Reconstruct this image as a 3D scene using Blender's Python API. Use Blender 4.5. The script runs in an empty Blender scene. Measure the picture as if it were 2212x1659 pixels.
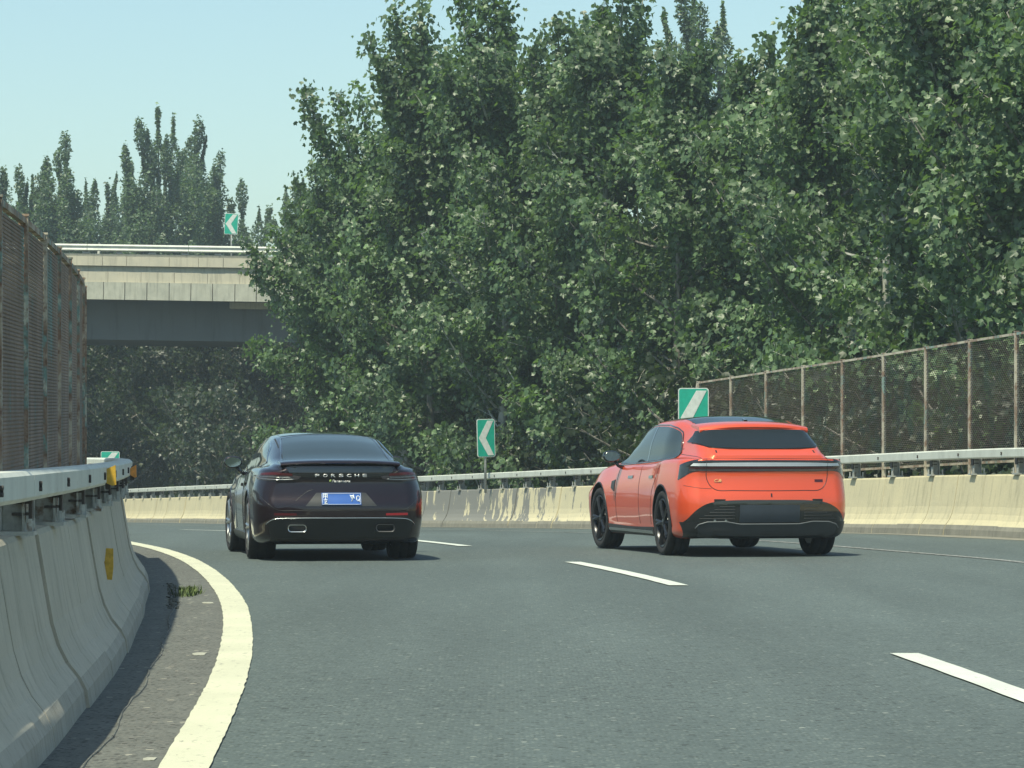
import bpy, bmesh, math, random
import numpy as np
from mathutils import Vector, Matrix
from mathutils.bvhtree import BVHTree

SC = bpy.context.scene
COL = SC.collection
R_ = math.radians

# ------------------------------------------------------------------ camera, light, sky
F = 7668.0 / 2212.0            # focal length / picture width
CAM_H = 1.2
HOR = 970.0
cd = bpy.data.cameras.new('camera'); cam = bpy.data.objects.new('camera', cd); COL.objects.link(cam)
cam.location = (0, 0, CAM_H); cam.rotation_euler = (R_(90), 0, 0)
cd.sensor_width = 36; cd.sensor_fit = 'HORIZONTAL'; cd.lens = 36 * F
cd.shift_y = (HOR - 829.5) / 2212.0
cd.clip_start = 0.5; cd.clip_end = 9000
SC.camera = cam

SUN_DIR = Vector((-0.27, -0.42, 1.0)).normalized()      # towards the sun
sun_el = math.asin(SUN_DIR.z)
sun_az = math.atan2(SUN_DIR.x, SUN_DIR.y)               # from +Y towards +X
w = bpy.data.worlds.new('World'); SC.world = w; w.use_nodes = True
nt = w.node_tree; nt.nodes.clear()
o_ = nt.nodes.new('ShaderNodeOutputWorld'); bg = nt.nodes.new('ShaderNodeBackground')
sky = nt.nodes.new('ShaderNodeTexSky'); sky.sky_type = 'NISHITA'; sky.sun_disc = False
sky.sun_elevation = sun_el; sky.sun_rotation = sun_az
sky.air_density = 1.0; sky.dust_density = 1.2; sky.ozone_density = 1.5; sky.altitude = 50
mx = nt.nodes.new('ShaderNodeMix'); mx.data_type = 'RGBA'; mx.blend_type = 'MULTIPLY'
mx.inputs[0].default_value = 1.0
nt.links.new(sky.outputs[0], mx.inputs[6]); mx.inputs[7].default_value = (0.885, 0.975, 0.86, 1)
nt.links.new(mx.outputs[2], bg.inputs[0]); bg.inputs[1].default_value = 0.106
nt.links.new(bg.outputs[0], o_.inputs[0])
sl = bpy.data.lights.new('sun', 'SUN'); sl.energy = 3.3; sl.angle = R_(0.53); sl.color = (1.0, 0.96, 0.74)
sun = bpy.data.objects.new('sun', sl); COL.objects.link(sun)
sun.rotation_euler = SUN_DIR.to_track_quat('Z', 'Y').to_euler(); sun.location = (-20, -10, 60)
SC.view_settings.view_transform = 'Standard'; SC.view_settings.look = 'None'
SC.view_settings.exposure = 0.8; SC.view_settings.gamma = 1.0; SC.view_settings.use_curve_mapping = False
SC.render.engine = 'CYCLES'
SC.cycles.max_bounces = 6; SC.cycles.transparent_max_bounces = 8; SC.cycles.volume_bounces = 0
SC.cycles.caustics_reflective = False; SC.cycles.caustics_refractive = False
SC.cycles.use_denoising = True

def build_haze():  # haze box added to lift the darks, in place of windscreen glare
    me = bpy.data.meshes.new('haze'); bm = bmesh.new(); bmesh.ops.create_cube(bm, size=1.0)
    for v in bm.verts: v.co = Vector((v.co.x*12400, v.co.y*12400, (v.co.z+.5)*32-3.8))
    bm.to_mesh(me); bm.free(); o = bpy.data.objects.new('haze', me); COL.objects.link(o); o['kind'] = 'stuff'; o['label'] = 'thin pale haze added to lift dark tones like windscreen glare'
    m = bpy.data.materials.new('haze'); m.use_nodes = True; t = m.node_tree; t.nodes.clear()
    out = t.nodes.new('ShaderNodeOutputMaterial'); v = t.nodes.new('ShaderNodeVolumePrincipled')
    v.inputs['Color'].default_value = (.76, .91, 1.0, 1); v.inputs['Density'].default_value = HAZE; v.inputs['Anisotropy'].default_value = .2
    t.links.new(v.outputs[0], out.inputs['Volume']); me.materials.append(m); o.display_type = 'WIRE'
HAZE = .0007
build_haze()

# ------------------------------------------------------------------ helpers
def spl(tab):
    """smooth monotone cubic through (t, v) pairs, linear outside"""
    xs = [p[0] for p in tab]; ys = [p[1] for p in tab]; n = len(xs)
    dl = [(ys[i+1]-ys[i])/(xs[i+1]-xs[i]) for i in range(n-1)]
    m = [dl[0]] + [0.0 if dl[i-1]*dl[i] <= 0 else 2*dl[i-1]*dl[i]/(dl[i-1]+dl[i]) for i in range(1, n-1)] + [dl[-1]]
    def f(t):
        if t <= xs[0]: return ys[0] + m[0]*(t-xs[0])
        if t >= xs[-1]: return ys[-1] + m[-1]*(t-xs[-1])
        i = 0
        while t > xs[i+1]: i += 1
        h = xs[i+1]-xs[i]; s = (t-xs[i])/h
        return ((2*s**3-3*s*s+1)*ys[i] + (s**3-2*s*s+s)*h*m[i] + (-2*s**3+3*s*s)*ys[i+1] + (s**3-s*s)*h*m[i+1])
    return f

def P(vx, vy, d):
    """the place at distance d seen at (vx, vy) of the 2212 px wide photograph"""
    return Vector(((vx-1106)/2212/F*d, d, CAM_H - (vy-HOR)/2212/F*d))

def link(o, parent=None):
    COL.objects.link(o)
    if parent is not None: o.parent = parent
    return o

def tag(o, label=None, cat=None, group=None, kind=None):
    if label: o['label'] = label
    if cat: o['category'] = cat
    if group: o['group'] = group
    if kind: o['kind'] = kind
    return o

def empty(name, loc, rz=0.0):
    o = bpy.data.objects.new(name, None); o.empty_display_size = .2
    o.location = loc; o.rotation_euler = (0, 0, rz); return link(o)

class MB:
    def __init__(s): s.v = []; s.f = []; s.mi = []
    def add(s, v, f, mi=0):
        n = len(s.v); s.v += [tuple(p) for p in v]; s.f += [tuple(i+n for i in q) for q in f]; s.mi += [mi]*len(f); return s
    def box(s, c, d, rot=None, mi=0):
        c = Vector(c); hx, hy, hz = d[0]/2, d[1]/2, d[2]/2
        v = [Vector((x, y, z)) for x in (-hx, hx) for y in (-hy, hy) for z in (-hz, hz)]
        if rot is not None: v = [rot @ p for p in v]
        return s.add([p+c for p in v], [(0,1,3,2),(4,6,7,5),(0,4,5,1),(2,3,7,6),(0,2,6,4),(1,5,7,3)], mi)
    def tube(s, pts, r, n=8, cap=True, mi=0):
        pts = [Vector(p) for p in pts]; rr = r if isinstance(r, (list, tuple)) else [r]*len(pts)
        v = []; f = []; up = Vector((0.13, 0.21, 1)).normalized()
        for i, p in enumerate(pts):
            t = (pts[min(i+1, len(pts)-1)] - pts[max(i-1, 0)]).normalized()
            a = t.cross(up)
            if a.length < .05: a = t.cross(Vector((1, 0, 0)))
            a.normalize(); b = t.cross(a)
            for k in range(n):
                q = 2*math.pi*k/n; v.append(p + a*math.cos(q)*rr[i] + b*math.sin(q)*rr[i])
        for i in range(len(pts)-1):
            for k in range(n):
                f.append((i*n+k, i*n+(k+1) % n, (i+1)*n+(k+1) % n, (i+1)*n+k))
        if cap: f.append(tuple(range(n))[::-1]); f.append(tuple(range((len(pts)-1)*n, len(pts)*n)))
        return s.add(v, f, mi)
    def lathe(s, prof, n=32, mi=0):
        """profile of (x, r) turned round the x axis"""
        v = []; f = []; m = len(prof)
        for k in range(n):
            q = 2*math.pi*k/n
            for (x, r) in prof: v.append((x, r*math.cos(q), r*math.sin(q)))
        for k in range(n):
            for i in range(m-1):
                f.append((k*m+i, k*m+i+1, ((k+1) % n)*m+i+1, ((k+1) % n)*m+i))
        return s.add(v, f, mi)
    def build(s, name, mats, parent=None, smooth=False, bevel=0, loc=None, kind=None):
        me = bpy.data.meshes.new(name); me.from_pydata(s.v, [], s.f)
        if not isinstance(mats, (list, tuple)): mats = [mats]
        for m in mats: me.materials.append(m)
        if len(mats) > 1: me.polygons.foreach_set('material_index', s.mi)
        if bevel:
            bm = bmesh.new(); bm.from_mesh(me)
            bmesh.ops.bevel(bm, geom=[e for e in bm.edges], offset=bevel, segments=2, affect='EDGES', profile=.5)
            bm.to_mesh(me); bm.free()
        if smooth: me.polygons.foreach_set('use_smooth', [True]*len(me.polygons))
        me.update()
        o = bpy.data.objects.new(name, me); link(o, parent)
        if loc is not None: o.location = loc
        if kind: o['kind'] = kind
        return o

def fix_normals(me):
    bm = bmesh.new(); bm.from_mesh(me); bmesh.ops.recalc_face_normals(bm, faces=bm.faces); bm.to_mesh(me); bm.free()

# ------------------------------------------------------------------ materials
class NT:
    def __init__(s, name):
        s.m = bpy.data.materials.new(name); s.m.use_nodes = True; s.t = s.m.node_tree
        s.b = s.t.nodes['Principled BSDF']; s.out = s.t.nodes['Material Output']
    def n(s, t, **k):
        q = s.t.nodes.new(t)
        for a, b in k.items(): setattr(q, a, b)
        return q
    def l(s, a, b): s.t.links.new(a, b)
    def coord(s, which='Object'): return s.n('ShaderNodeTexCoord').outputs[which]
    def pos(s): return s.n('ShaderNodeNewGeometry').outputs['Position']
    def mapped(s, src, scale):
        m = s.n('ShaderNodeMapping'); s.l(src, m.inputs[0]); m.inputs['Scale'].default_value = scale; return m.outputs[0]
    def noise(s, src, scale, detail=4, rough=.55):
        q = s.n('ShaderNodeTexNoise'); s.l(src, q.inputs['Vector']); q.inputs['Scale'].default_value = scale
        q.inputs['Detail'].default_value = detail; q.inputs['Roughness'].default_value = rough; return q.outputs[0]
    def ramp(s, src, stops):
        q = s.n('ShaderNodeValToRGB'); s.l(src, q.inputs[0]); e = q.color_ramp.elements
        while len(e) < len(stops): e.new(.5)
        for i, (p, c) in enumerate(stops):
            e[i].position = p; e[i].color = (*c, 1) if isinstance(c, (tuple, list)) else (c, c, c, 1)
        return q.outputs[0]
    def mix(s, fac, a, b, mode='MIX'):
        q = s.n('ShaderNodeMix', data_type='RGBA', blend_type=mode)
        for sock, v in ((q.inputs[0], fac), (q.inputs[6], a), (q.inputs[7], b)):
            if isinstance(v, bpy.types.NodeSocket): s.l(v, sock)
            elif isinstance(v, (tuple, list)): sock.default_value = (*v, 1)
            else: sock.default_value = v
        return q.outputs[2]
    def math(s, op, a, b=0.0, clamp=False):
        q = s.n('ShaderNodeMath', operation=op, use_clamp=clamp)
        for sock, v in ((q.inputs[0], a), (q.inputs[1], b)):
            if isinstance(v, bpy.types.NodeSocket): s.l(v, sock)
            else: sock.default_value = v
        return q.outputs[0]
    def bump(s, h, strength=.3, dist=.01):
        q = s.n('ShaderNodeBump'); q.inputs['Strength'].default_value = strength; q.inputs['Distance'].default_value = dist
        s.l(h, q.inputs['Height']); s.l(q.outputs[0], s.b.inputs['Normal'])
    def col(s, c):
        if isinstance(c, bpy.types.NodeSocket): s.l(c, s.b.inputs['Base Color'])
        else: s.b.inputs['Base Color'].default_value = (*c, 1)
    def set(s, **k):
        for a, b in k.items(): s.b.inputs[a.replace('_', ' ')].default_value = b
        return s

M = {}
def simple(name, c, rough=.5, metal=0., var=0.12, scale=6., **k):
    t = NT(name); q = t.noise(t.coord(), scale, 3)
    f = t.ramp(q, [(.3, 1-var), (.7, 1+var*.4)])
    t.col(t.mix(1.0, c, f, 'MULTIPLY')); t.set(Roughness=rough, Metallic=metal, **k); M[name] = t.m; return t

# asphalt
t = NT('asphalt'); p = t.pos()
fine = t.noise(p, 55, 3, .7); mid = t.noise(p, 9, 4, .6); big = t.noise(t.mapped(p, (1, .25, 1)), .5, 3)
def stones(t, p, sc, k):
    v = t.n('ShaderNodeTexVoronoi'); t.l(p, v.inputs['Vector']); v.inputs['Scale'].default_value = sc
    wn = t.n('ShaderNodeSeparateColor'); t.l(v.outputs['Color'], wn.inputs[0]); return v.outputs['Distance'], wn.outputs[0]
c = t.ramp(fine, [(.28, (.063, .085, .081)), (.5, (.086, .109, .108)), (.72, (.106, .133, .132))])
d1, r1 = stones(t, p, 46, 0); d2, r2 = stones(t, p, 20, 0)
lit = t.math('MULTIPLY', t.math('GREATER_THAN', r1, .80), t.math('LESS_THAN', d1, .42))
c = t.mix(t.math('MULTIPLY', lit, .7), c, (.17, .20, .18))
drk = t.math('MULTIPLY', t.math('LESS_THAN', r1, .22), t.math('LESS_THAN', d1, .5)); c = t.mix(t.math('MULTIPLY', drk, .65), c, (.035, .045, .042))
big2 = t.math('MULTIPLY', t.math('GREATER_THAN', r2, .965), t.math('LESS_THAN', d2, .30)); c = t.mix(t.math('MULTIPLY', big2, .6), c, (.30, .33, .29))
bd2 = t.math('MULTIPLY', t.math('LESS_THAN', r2, .05), t.math('LESS_THAN', d2, .38)); c = t.mix(t.math('MULTIPLY', bd2, .7), c, (.03, .035, .033))
trk = t.noise(t.mapped(p, (.9, .05, 1)), 1.0, 3, .5); c = t.mix(.55, c, t.ramp(trk, [(.38, .86), (.62, 1.1)]), 'MULTIPLY')
c = t.mix(.8, c, t.ramp(mid, [(.3, .86), (.7, 1.1)]), 'MULTIPLY')
c = t.mix(.9, c, t.ramp(big, [(.3, .88), (.7, 1.1)]), 'MULTIPLY')
t.col(c); t.set(Roughness=.8, Specular_IOR_Level=.3); t.bump(fine, .5, .006); M['asphalt'] = t.m
# shoulder asphalt: browner, dusty
t = NT('shoulder'); p = t.pos(); fine = t.noise(p, 50, 3, .7); mid = t.noise(p, 3, 4)
c = t.ramp(fine, [(.28, (.065, .070, .062)), (.5, (.118, .124, .113)), (.7, (.138, .144, .130)), (.8, (.22, .225, .20))])
d1, r1 = stones(t, p, 40, 0); d2, r2 = stones(t, p, 16, 0)
c = t.mix(t.math('MULTIPLY', t.math('MULTIPLY', t.math('GREATER_THAN', r1, .82), t.math('LESS_THAN', d1, .45)), .6), c, (.20, .19, .165))
c = t.mix(t.math('MULTIPLY', t.math('LESS_THAN', r1, .2), t.math('LESS_THAN', d1, .5)), c, (.035, .033, .03))
c = t.mix(t.math('MULTIPLY', t.math('GREATER_THAN', r2, .95), t.math('LESS_THAN', d2, .28)), c, (.36, .34, .28))
t.col(t.mix(.9, c, t.ramp(mid, [(.3, .80), (.7, 1.12)]), 'MULTIPLY')); t.set(Roughness=.9); t.bump(fine, .5, .006); M['shoulder'] = t.m
# painted lines
def paint(name, c, wear):
    t = NT(name); p = t.pos(); a = t.noise(t.mapped(p, (1, .35, 1)), 22, 5, .7); b = t.noise(p, 60, 3, .7); g = t.noise(p, 1.2, 2)
    worn = t.ramp(t.math('ADD', a, t.math('MULTIPLY', b, .5)), [(wear, 0.0), (wear+.1, 1.0)])
    cc = t.mix(1.0, c, t.ramp(g, [(.3, .88), (.7, 1.03)]), 'MULTIPLY')
    cr = t.ramp(t.noise(t.mapped(p, (3, 14, 1)), 3.5, 5, .75), [(.485, 1.0), (.5, .55), (.515, 1.0)])
    cc = t.mix(.55, cc, cr, 'MULTIPLY')
    t.col(t.mix(worn, (.11, .11, .10), cc)); t.set(Roughness=.6); t.bump(b, .25, .003); M[name] = t.m
paint('line_paint', (.60, .595, .445), .535)
paint('dash_paint', (.60, .63, .56), .51)
paint('faint_paint', (.34, .35, .33), .70)
# concrete
def concrete(name, base, dirt, stain=0.0, scale=1.0):
    t = NT(name); p = t.pos()
    big = t.noise(p, 1.6*scale, 5, .6); fine = t.noise(p, 40, 3, .6)
    drip = t.noise(t.mapped(p, (5, 5, .45)), 1.6*scale, 5, .65)
    c = t.mix(t.ramp(big, [(.35, 0.0), (.7, .75)]), base, dirt)
    c = t.mix(t.ramp(drip, [(.52, 0.0), (.72, .55)]), c, tuple(x*.55 for x in dirt))
    pit = t.ramp(fine, [(.25, .75), (.42, 1.0)])
    c = t.mix(.8, c, pit, 'MULTIPLY')
    tex = t.n('ShaderNodeSeparateXYZ'); t.l(t.coord(), tex.inputs[0])
    t.col(c); t.set(Roughness=.88, Specular_IOR_Level=.25); t.bump(t.noise(p, 22, 4), .35, .01); M[name] = t.m
    return t
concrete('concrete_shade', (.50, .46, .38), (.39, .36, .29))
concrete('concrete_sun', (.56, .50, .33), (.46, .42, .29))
concrete('concrete_bridge', (.56, .51, .39), (.45, .42, .33), scale=1.0)
concrete('concrete_panel', (.50, .49, .40), (.34, .34, .28), scale=1.3)
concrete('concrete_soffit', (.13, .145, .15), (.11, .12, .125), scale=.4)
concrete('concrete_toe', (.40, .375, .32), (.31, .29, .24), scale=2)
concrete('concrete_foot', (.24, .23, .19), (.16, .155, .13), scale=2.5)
# streaked concrete (grey noise streaks, thicker with distance)
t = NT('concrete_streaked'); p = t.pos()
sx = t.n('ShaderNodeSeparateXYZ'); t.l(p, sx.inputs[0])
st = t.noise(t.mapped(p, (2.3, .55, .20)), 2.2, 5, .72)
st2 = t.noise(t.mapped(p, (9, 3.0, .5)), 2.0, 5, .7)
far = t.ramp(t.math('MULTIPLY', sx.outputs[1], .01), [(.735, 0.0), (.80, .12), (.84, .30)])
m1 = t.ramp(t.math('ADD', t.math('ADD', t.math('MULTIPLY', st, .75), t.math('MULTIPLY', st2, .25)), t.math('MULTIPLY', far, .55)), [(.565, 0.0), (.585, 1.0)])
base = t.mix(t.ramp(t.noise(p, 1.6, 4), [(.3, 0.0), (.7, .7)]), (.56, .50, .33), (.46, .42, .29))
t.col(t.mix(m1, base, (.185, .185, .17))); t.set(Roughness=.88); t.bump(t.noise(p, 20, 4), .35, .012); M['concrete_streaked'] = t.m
# metals
t = NT('rail_paint'); p = t.pos(); a = t.noise(t.mapped(p, (1, 1, .5)), 3, 5, .65); b = t.noise(p, 26, 4)
c = t.mix(t.ramp(a, [(.45, 0.0), (.75, .6)]), (.56, .58, .52), (.34, .35, .31))
t.col(t.mix(t.ramp(b, [(.66, 0.0), (.75, .8)]), c, (.20, .10, .05))); t.set(Roughness=.55, Metallic=.0); M['rail_paint'] = t.m
t = NT('galvanised'); p = t.pos(); a = t.noise(p, 9, 5, .65)
t.col(t.ramp(a, [(.35, (.28, .29, .27)), (.55, (.42, .43, .40)), (.68, (.17, .11, .07))])); t.set(Roughness=.55, Metallic=.25); M['galvanised'] = t.m
t = NT('rusty_green'); p = t.pos(); a = t.noise(t.mapped(p, (1, 1, .6)), 2.6, 5, .7); b = t.noise(p, 14, 4, .7)
c = t.ramp(a, [(.36, (.46, .45, .36)), (.42, (.16, .26, .23)), (.48, (.24, .15, .10)), (.58, (.44, .39, .30))])
t.col(t.mix(t.ramp(b, [(.5, 0.0), (.64, .85)]), c, (.15, .075, .045))); t.set(Roughness=.8); t.bump(b, .4, .004); M['rusty_green'] = t.m
t = NT('post_pale'); p = t.pos(); a = t.noise(t.mapped(p, (1, 1, .7)), 2.2, 5, .7); b = t.noise(p, 9, 4, .7)
c = t.ramp(a, [(.40, (.50, .46, .36)), (.50, (.40, .36, .29)), (.56, (.26, .17, .12)), (.64, (.22, .32, .29))])
t.col(t.mix(t.ramp(b, [(.54, 0.0), (.66, .8)]), c, (.17, .09, .055))); t.set(Roughness=.8); t.bump(b, .4, .004); M['post_pale'] = t.m
t = NT('rusty_mesh'); p = t.pos(); a = t.noise(p, 1.1, 4, .7)
t.col(t.ramp(a, [(.38, (.075, .10, .088)), (.47, (.095, .08, .064)), (.62, (.115, .095, .075))])); t.set(Roughness=.85); M['rusty_mesh'] = t.m
t = NT('rusty_mesh_lit'); p = t.pos(); a = t.noise(t.mapped(p, (1, 1, .5)), 1.3, 4, .7)
t.col(t.ramp(a, [(.36, (.20, .27, .24)), (.43, (.23, .18, .14)), (.62, (.32, .25, .20))])); t.set(Roughness=.85); M['rusty_mesh_lit'] = t.m  # paler rusty mesh: light coming through it is put into the colour
simple('dark_steel', (.06, .05, .045), .7, .2)
simple('sign_green', (.008, .36, .25), .4, var=.15, scale=9)
simple('sign_white', (.62, .66, .62), .4, var=.15, scale=12)
simple('sign_back', (.35, .37, .36), .5)
simple('reflector_yellow', (.62, .38, .04), .5, var=.3, scale=30)
simple('reflector_orange', (.70, .28, .05), .5, var=.3, scale=30)
simple('litter_pale', (.40, .40, .33), .8, var=.4, scale=60)
# ground
t = NT('soil'); p = t.pos(); a = t.noise(p, .6, 5); b = t.noise(p, 6, 4)
c = t.ramp(a, [(.35, (.035, .055, .02)), (.6, (.09, .075, .045))]); t.col(t.mix(.7, c, t.ramp(b, [(.3, .7), (.7, 1.2)]), 'MULTIPLY'))
t.set(Roughness=.95); M['soil'] = t.m
simple('grass_blade', (.09, .13, .035), .7, var=.4, scale=20)
# foliage
def leaf_mat(name, dark, light, under, gloss=.42, trans=.40):
    t = NT(name); g = t.n('ShaderNodeNewGeometry')
    c = t.ramp(g.outputs['Random Per Island'], [(.0, dark), (.55, tuple((a+b)/2 for a, b in zip(dark, light))), (.95, light), (.995, tuple(min(1, x*1.6) for x in light))])
    big = t.ramp(t.noise(t.pos(), .55, 3), [(.35, .75), (.65, 1.25)])
    c = t.mix(1.0, c, big, 'MULTIPLY')
    c = t.mix(t.math('MULTIPLY', g.outputs['Backfacing'], .6), c, under)
    t.col(c); t.set(Roughness=gloss, Specular_IOR_Level=.6)
    tr = t.n('ShaderNodeBsdfTranslucent'); t.l(t.mix(1.0, c, (1.3, 1.5, .55), 'MULTIPLY'), tr.inputs[0])
    ms = t.n('ShaderNodeMixShader'); ms.inputs[0].default_value = trans
    t.l(t.b.outputs[0], ms.inputs[1]); t.l(tr.outputs[0], ms.inputs[2]); t.l(ms.outputs[0], t.out.inputs[0]); M[name] = t.m
leaf_mat('leaf_broad', (.056, .106, .048), (.140, .218, .100), (.13, .19, .11))
leaf_mat('leaf_poplar', (.06, .11, .055), (.12, .18, .10), (.20, .26, .20), .45)
leaf_mat('leaf_shaded', (.016, .034, .018), (.042, .062, .024), (.05, .07, .035))  # leaves darkened in colour, standing in for shade under trees and bridge
t = NT('bark'); p = t.pos(); a = t.noise(t.mapped(p, (1, 1, .25)), 14, 4)
t.col(t.ramp(a, [(.35, (.10, .09, .075)), (.6, (.24, .23, .20))])); t.set(Roughness=.9); M['bark'] = t.m
t = NT('bark_pale'); p = t.pos(); a = t.noise(t.mapped(p, (1, 1, .35)), 7, 4)
t.col(t.ramp(a, [(.35, (.22, .22, .20)), (.6, (.42, .43, .39))])); t.set(Roughness=.9); M['bark_pale'] = t.m

# ------------------------------------------------------------------ the road's shape
g_z = spl([(-60, 0), (0, 0), (30, 0), (42, -.01), (49, -.04), (60, -.2), (72.5, -.43), (88, -.73), (121, -1.32), (150, -1.85), (180, -2.2), (300, -2.3)])
LINE = spl([(-30, -1.2), (0, -.86), (8, -.92), (13.35, -1.135), (19, -1.41), (25.6, -1.89), (30.7, -2.40), (37.6, -3.28), (42.2, -4.05), (46, -4.85), (60, -8.0), (68, -10.0), (88, -15.4), (121, -24.0), (160, -35), (220, -53)])
LBX = spl([(-30, -2.0), (0, -1.62), (8, -1.66), (13.35, -1.80), (16, -1.95), (19.6, -2.18), (23, -2.44), (26.7, -2.76), (30.5, -3.13), (35.4, -3.72), (40.7, -4.5), (46, -5.6), (60, -8.8), (68, -10.8), (88, -16.2), (121, -24.8), (160, -35.8), (220, -54)])
DASH = spl([(-30, 2.9), (0, 2.95), (10, 2.75), (16.6, 2.50), (20.6, 2.30), (31.2, 1.45), (37.6, .66), (44.4, -.60), (50, -1.85), (60, -4.4), (68, -6.7), (88, -12), (121, -20.5), (160, -31.5), (220, -49)])
RLINE = spl([(-30, 8.2), (0, 7.9), (20, 7.0), (37.6, 5.42), (42.8, 4.35), (52, 2.4), (66, -1.0), (88, -6.6), (121, -15.2), (160, -26), (220, -43)])
RBX = spl([(-30, 12.4), (0, 12.2), (20, 11.3), (30, 10.3), (40, 8.8), (49, 7.07), (56, 5.72), (66, 3.40), (72.5, 1.83), (88, -2.3), (121, -11.1), (150, -19.0), (180, -27.5), (220, -39.5)])

def frame_at(fn, y):
    e = .25; tx = fn(y+e)-fn(y-e); tv = Vector((tx, 2*e, 0)).normalized()
    return Vector((fn(y), y, g_z(y))), tv, Vector((tv.y, -tv.x, 0))       # point, along, to the right

def walk(fn, y0, y1, step):
    """distances along a curve: list of y for equal arc steps"""
    out = [y0]; y = y0; acc = 0; dy = .02
    while y < y1:
        dx = fn(y+dy)-fn(y); acc += math.hypot(dx, dy); y += dy
        if acc >= step: out.append(y); acc -= step
    return out

# ------------------------------------------------------------------ setting
def sheet(name, fl, fr, y0, y1, dz, mat, step=1.0, nx=1, wob=0.0, kind='structure', parent=None):
    mb = MB(); n = max(1, int(math.ceil((y1-y0)/step))); rnd = random.Random(5)
    for i in range(n+1):
        y = y0+(y1-y0)*i/n; a, b = fl(y), fr(y)
        for k in range(nx+1):
            x = a+(b-a)*k/nx
            if wob and k in (0, nx): x += rnd.uniform(-wob, wob)
            mb.v.append((x, y, g_z(y)+dz))
    for i in range(n):
        for k in range(nx):
            q = i*(nx+1)+k; mb.f.append((q, q+1, q+nx+2, q+nx+1)); mb.mi.append(0)
    return mb.build(name, mat, parent, kind=kind)
mb = MB(); S = 6000
mb.add([(-S, -S, -2.6), (S, -S, -2.6), (S, S, -2.6), (-S, S, -2.6)], [(0, 1, 2, 3)])
mb.build('ground', M['soil'], kind='structure')
road = sheet('road', lambda y: LBX(y)-.55, lambda y: RBX(y)+.55, -30, 210, 0, M['asphalt'], 1.5, 6)
sheet('road_shoulder', lambda y: LBX(y)-.02, lambda y: LINE(y)-.12, -10, 90, .004, M['shoulder'], .7)
sheet('gutter', lambda y: RBX(y)-.55-.08*math.sin(y*.9), lambda y: RBX(y)+.02, -10, 170, .004, M['concrete_foot'], .4)
for nm, s, fn in (('embankment', -1, LBX), ('embankment', 1, RBX)):
    mb = MB(); ys = [-30+240*i/120 for i in range(121)]
    for y in ys:
        x = fn(y)+s*.55; z = g_z(y)
        mb.v += [(x, y, z), (x, y, z-.6), (x+s*(z+2.0)*1.2, y, -2.62)]
    for i in range(len(ys)-1):
        for k in range(2): q = i*3+k; mb.f.append((q, q+1, q+4, q+3)); mb.mi.append(0)
    o = mb.build(nm, M['soil'], kind='structure')
sheet('edge_line', lambda y: LINE(y)-.195, LINE, -8, 84, .009, M['line_paint'], .15, 2, wob=.004)
for a, b in ((1.2, 5.4), (14.9, 20.75), (31.1, 37.7), (44.3, 50.6), (59.5, 66), (75, 81), (90, 96)):
    sheet('lane_line', lambda y: DASH(y)-.085, lambda y: DASH(y)+.085, a, b, .008, M['dash_paint'], .3, 1, wob=.003)
sheet('shoulder_line', lambda y: RLINE(y)-.06, lambda y: RLINE(y)+.07, -8, 140, .006, M['faint_paint'], .6, 1)
# raised seam of old asphalt along the left shoulder
mb = MB(); rnd = random.Random(2)
ys = [9+ (29.5-9)*i/90 for i in range(91)]
pts = [Vector((LBX(y)+.20+.012*math.sin(y*2.2)+rnd.uniform(-.006, .006), y, .006)) for y in ys]
mb.tube(pts, [rnd.uniform(.004, .009) for _ in pts], 6)
mb.build('asphalt_seam', M['shoulder'], kind='structure')

# ------------------------------------------------------------------ barriers
PROF = [(-.015, -.02), (0, .085), (.03, .14), (.085, .21), (.125, .29), (.155, .39), (.18, .53), (.205, .68), (.225, .80), (.24, .822), (.50, .825), (.52, .80), (.52, -.3)]
def barrier(root, fn, side, y0, y1, step, mats, seed):
    """side -1: the left barrier (body lies to the left of fn), +1: the right one"""
    rnd = random.Random(seed); ys = walk(fn, y0, y1, step)
    for i in range(len(ys)-1):
        a, b = ys[i]+.007, ys[i+1]-.007; mb = MB(); n = 3
        off = rnd.uniform(-.012, .012); dz = rnd.uniform(-.008, .008); dt = rnd.uniform(-.006, .006)
        sec = []
        for j in range(n+1):
            y = a+(b-a)*j/n; p, tv, rv = frame_at(fn, y); s = rv*side
            for (u, z) in PROF: mb.v.append(p + s*(u+off+dt*(j-1.5)) + Vector((0, 0, z*(1.08 if side > 0 and z > 0 else 1)+(dz if z > .1 else 0))))
        m = len(PROF)
        for j in range(n):
            for k in range(m-1): q = j*m+k; mb.f.append((q, q+1, q+m+1, q+m)); mb.mi.append(0)
        mb.f += [tuple(range(m)), tuple(range(n*m, n*m+m))]; mb.mi += [0, 0]
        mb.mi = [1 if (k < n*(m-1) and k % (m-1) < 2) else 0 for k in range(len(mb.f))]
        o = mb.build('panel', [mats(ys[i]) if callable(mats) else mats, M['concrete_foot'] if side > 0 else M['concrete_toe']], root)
        fix_normals(o.data)

bl = empty('concrete_barrier', (LBX(10), 10, 0)); bl.location = (0, 0, 0)
tag(bl, 'shaded grey concrete barrier curving along the left edge of the road', 'barrier')
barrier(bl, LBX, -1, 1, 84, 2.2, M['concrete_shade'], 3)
br = empty('concrete_barrier', (0, 0, 0))
tag(br, 'sunlit cream concrete barrier round the outside of the bend behind the cars', 'barrier')
barrier(br, RBX, 1, 20, 168, 1.22, lambda y: M['concrete_streaked'] if 70 < y < 104 else M['concrete_sun'], 4)

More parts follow.
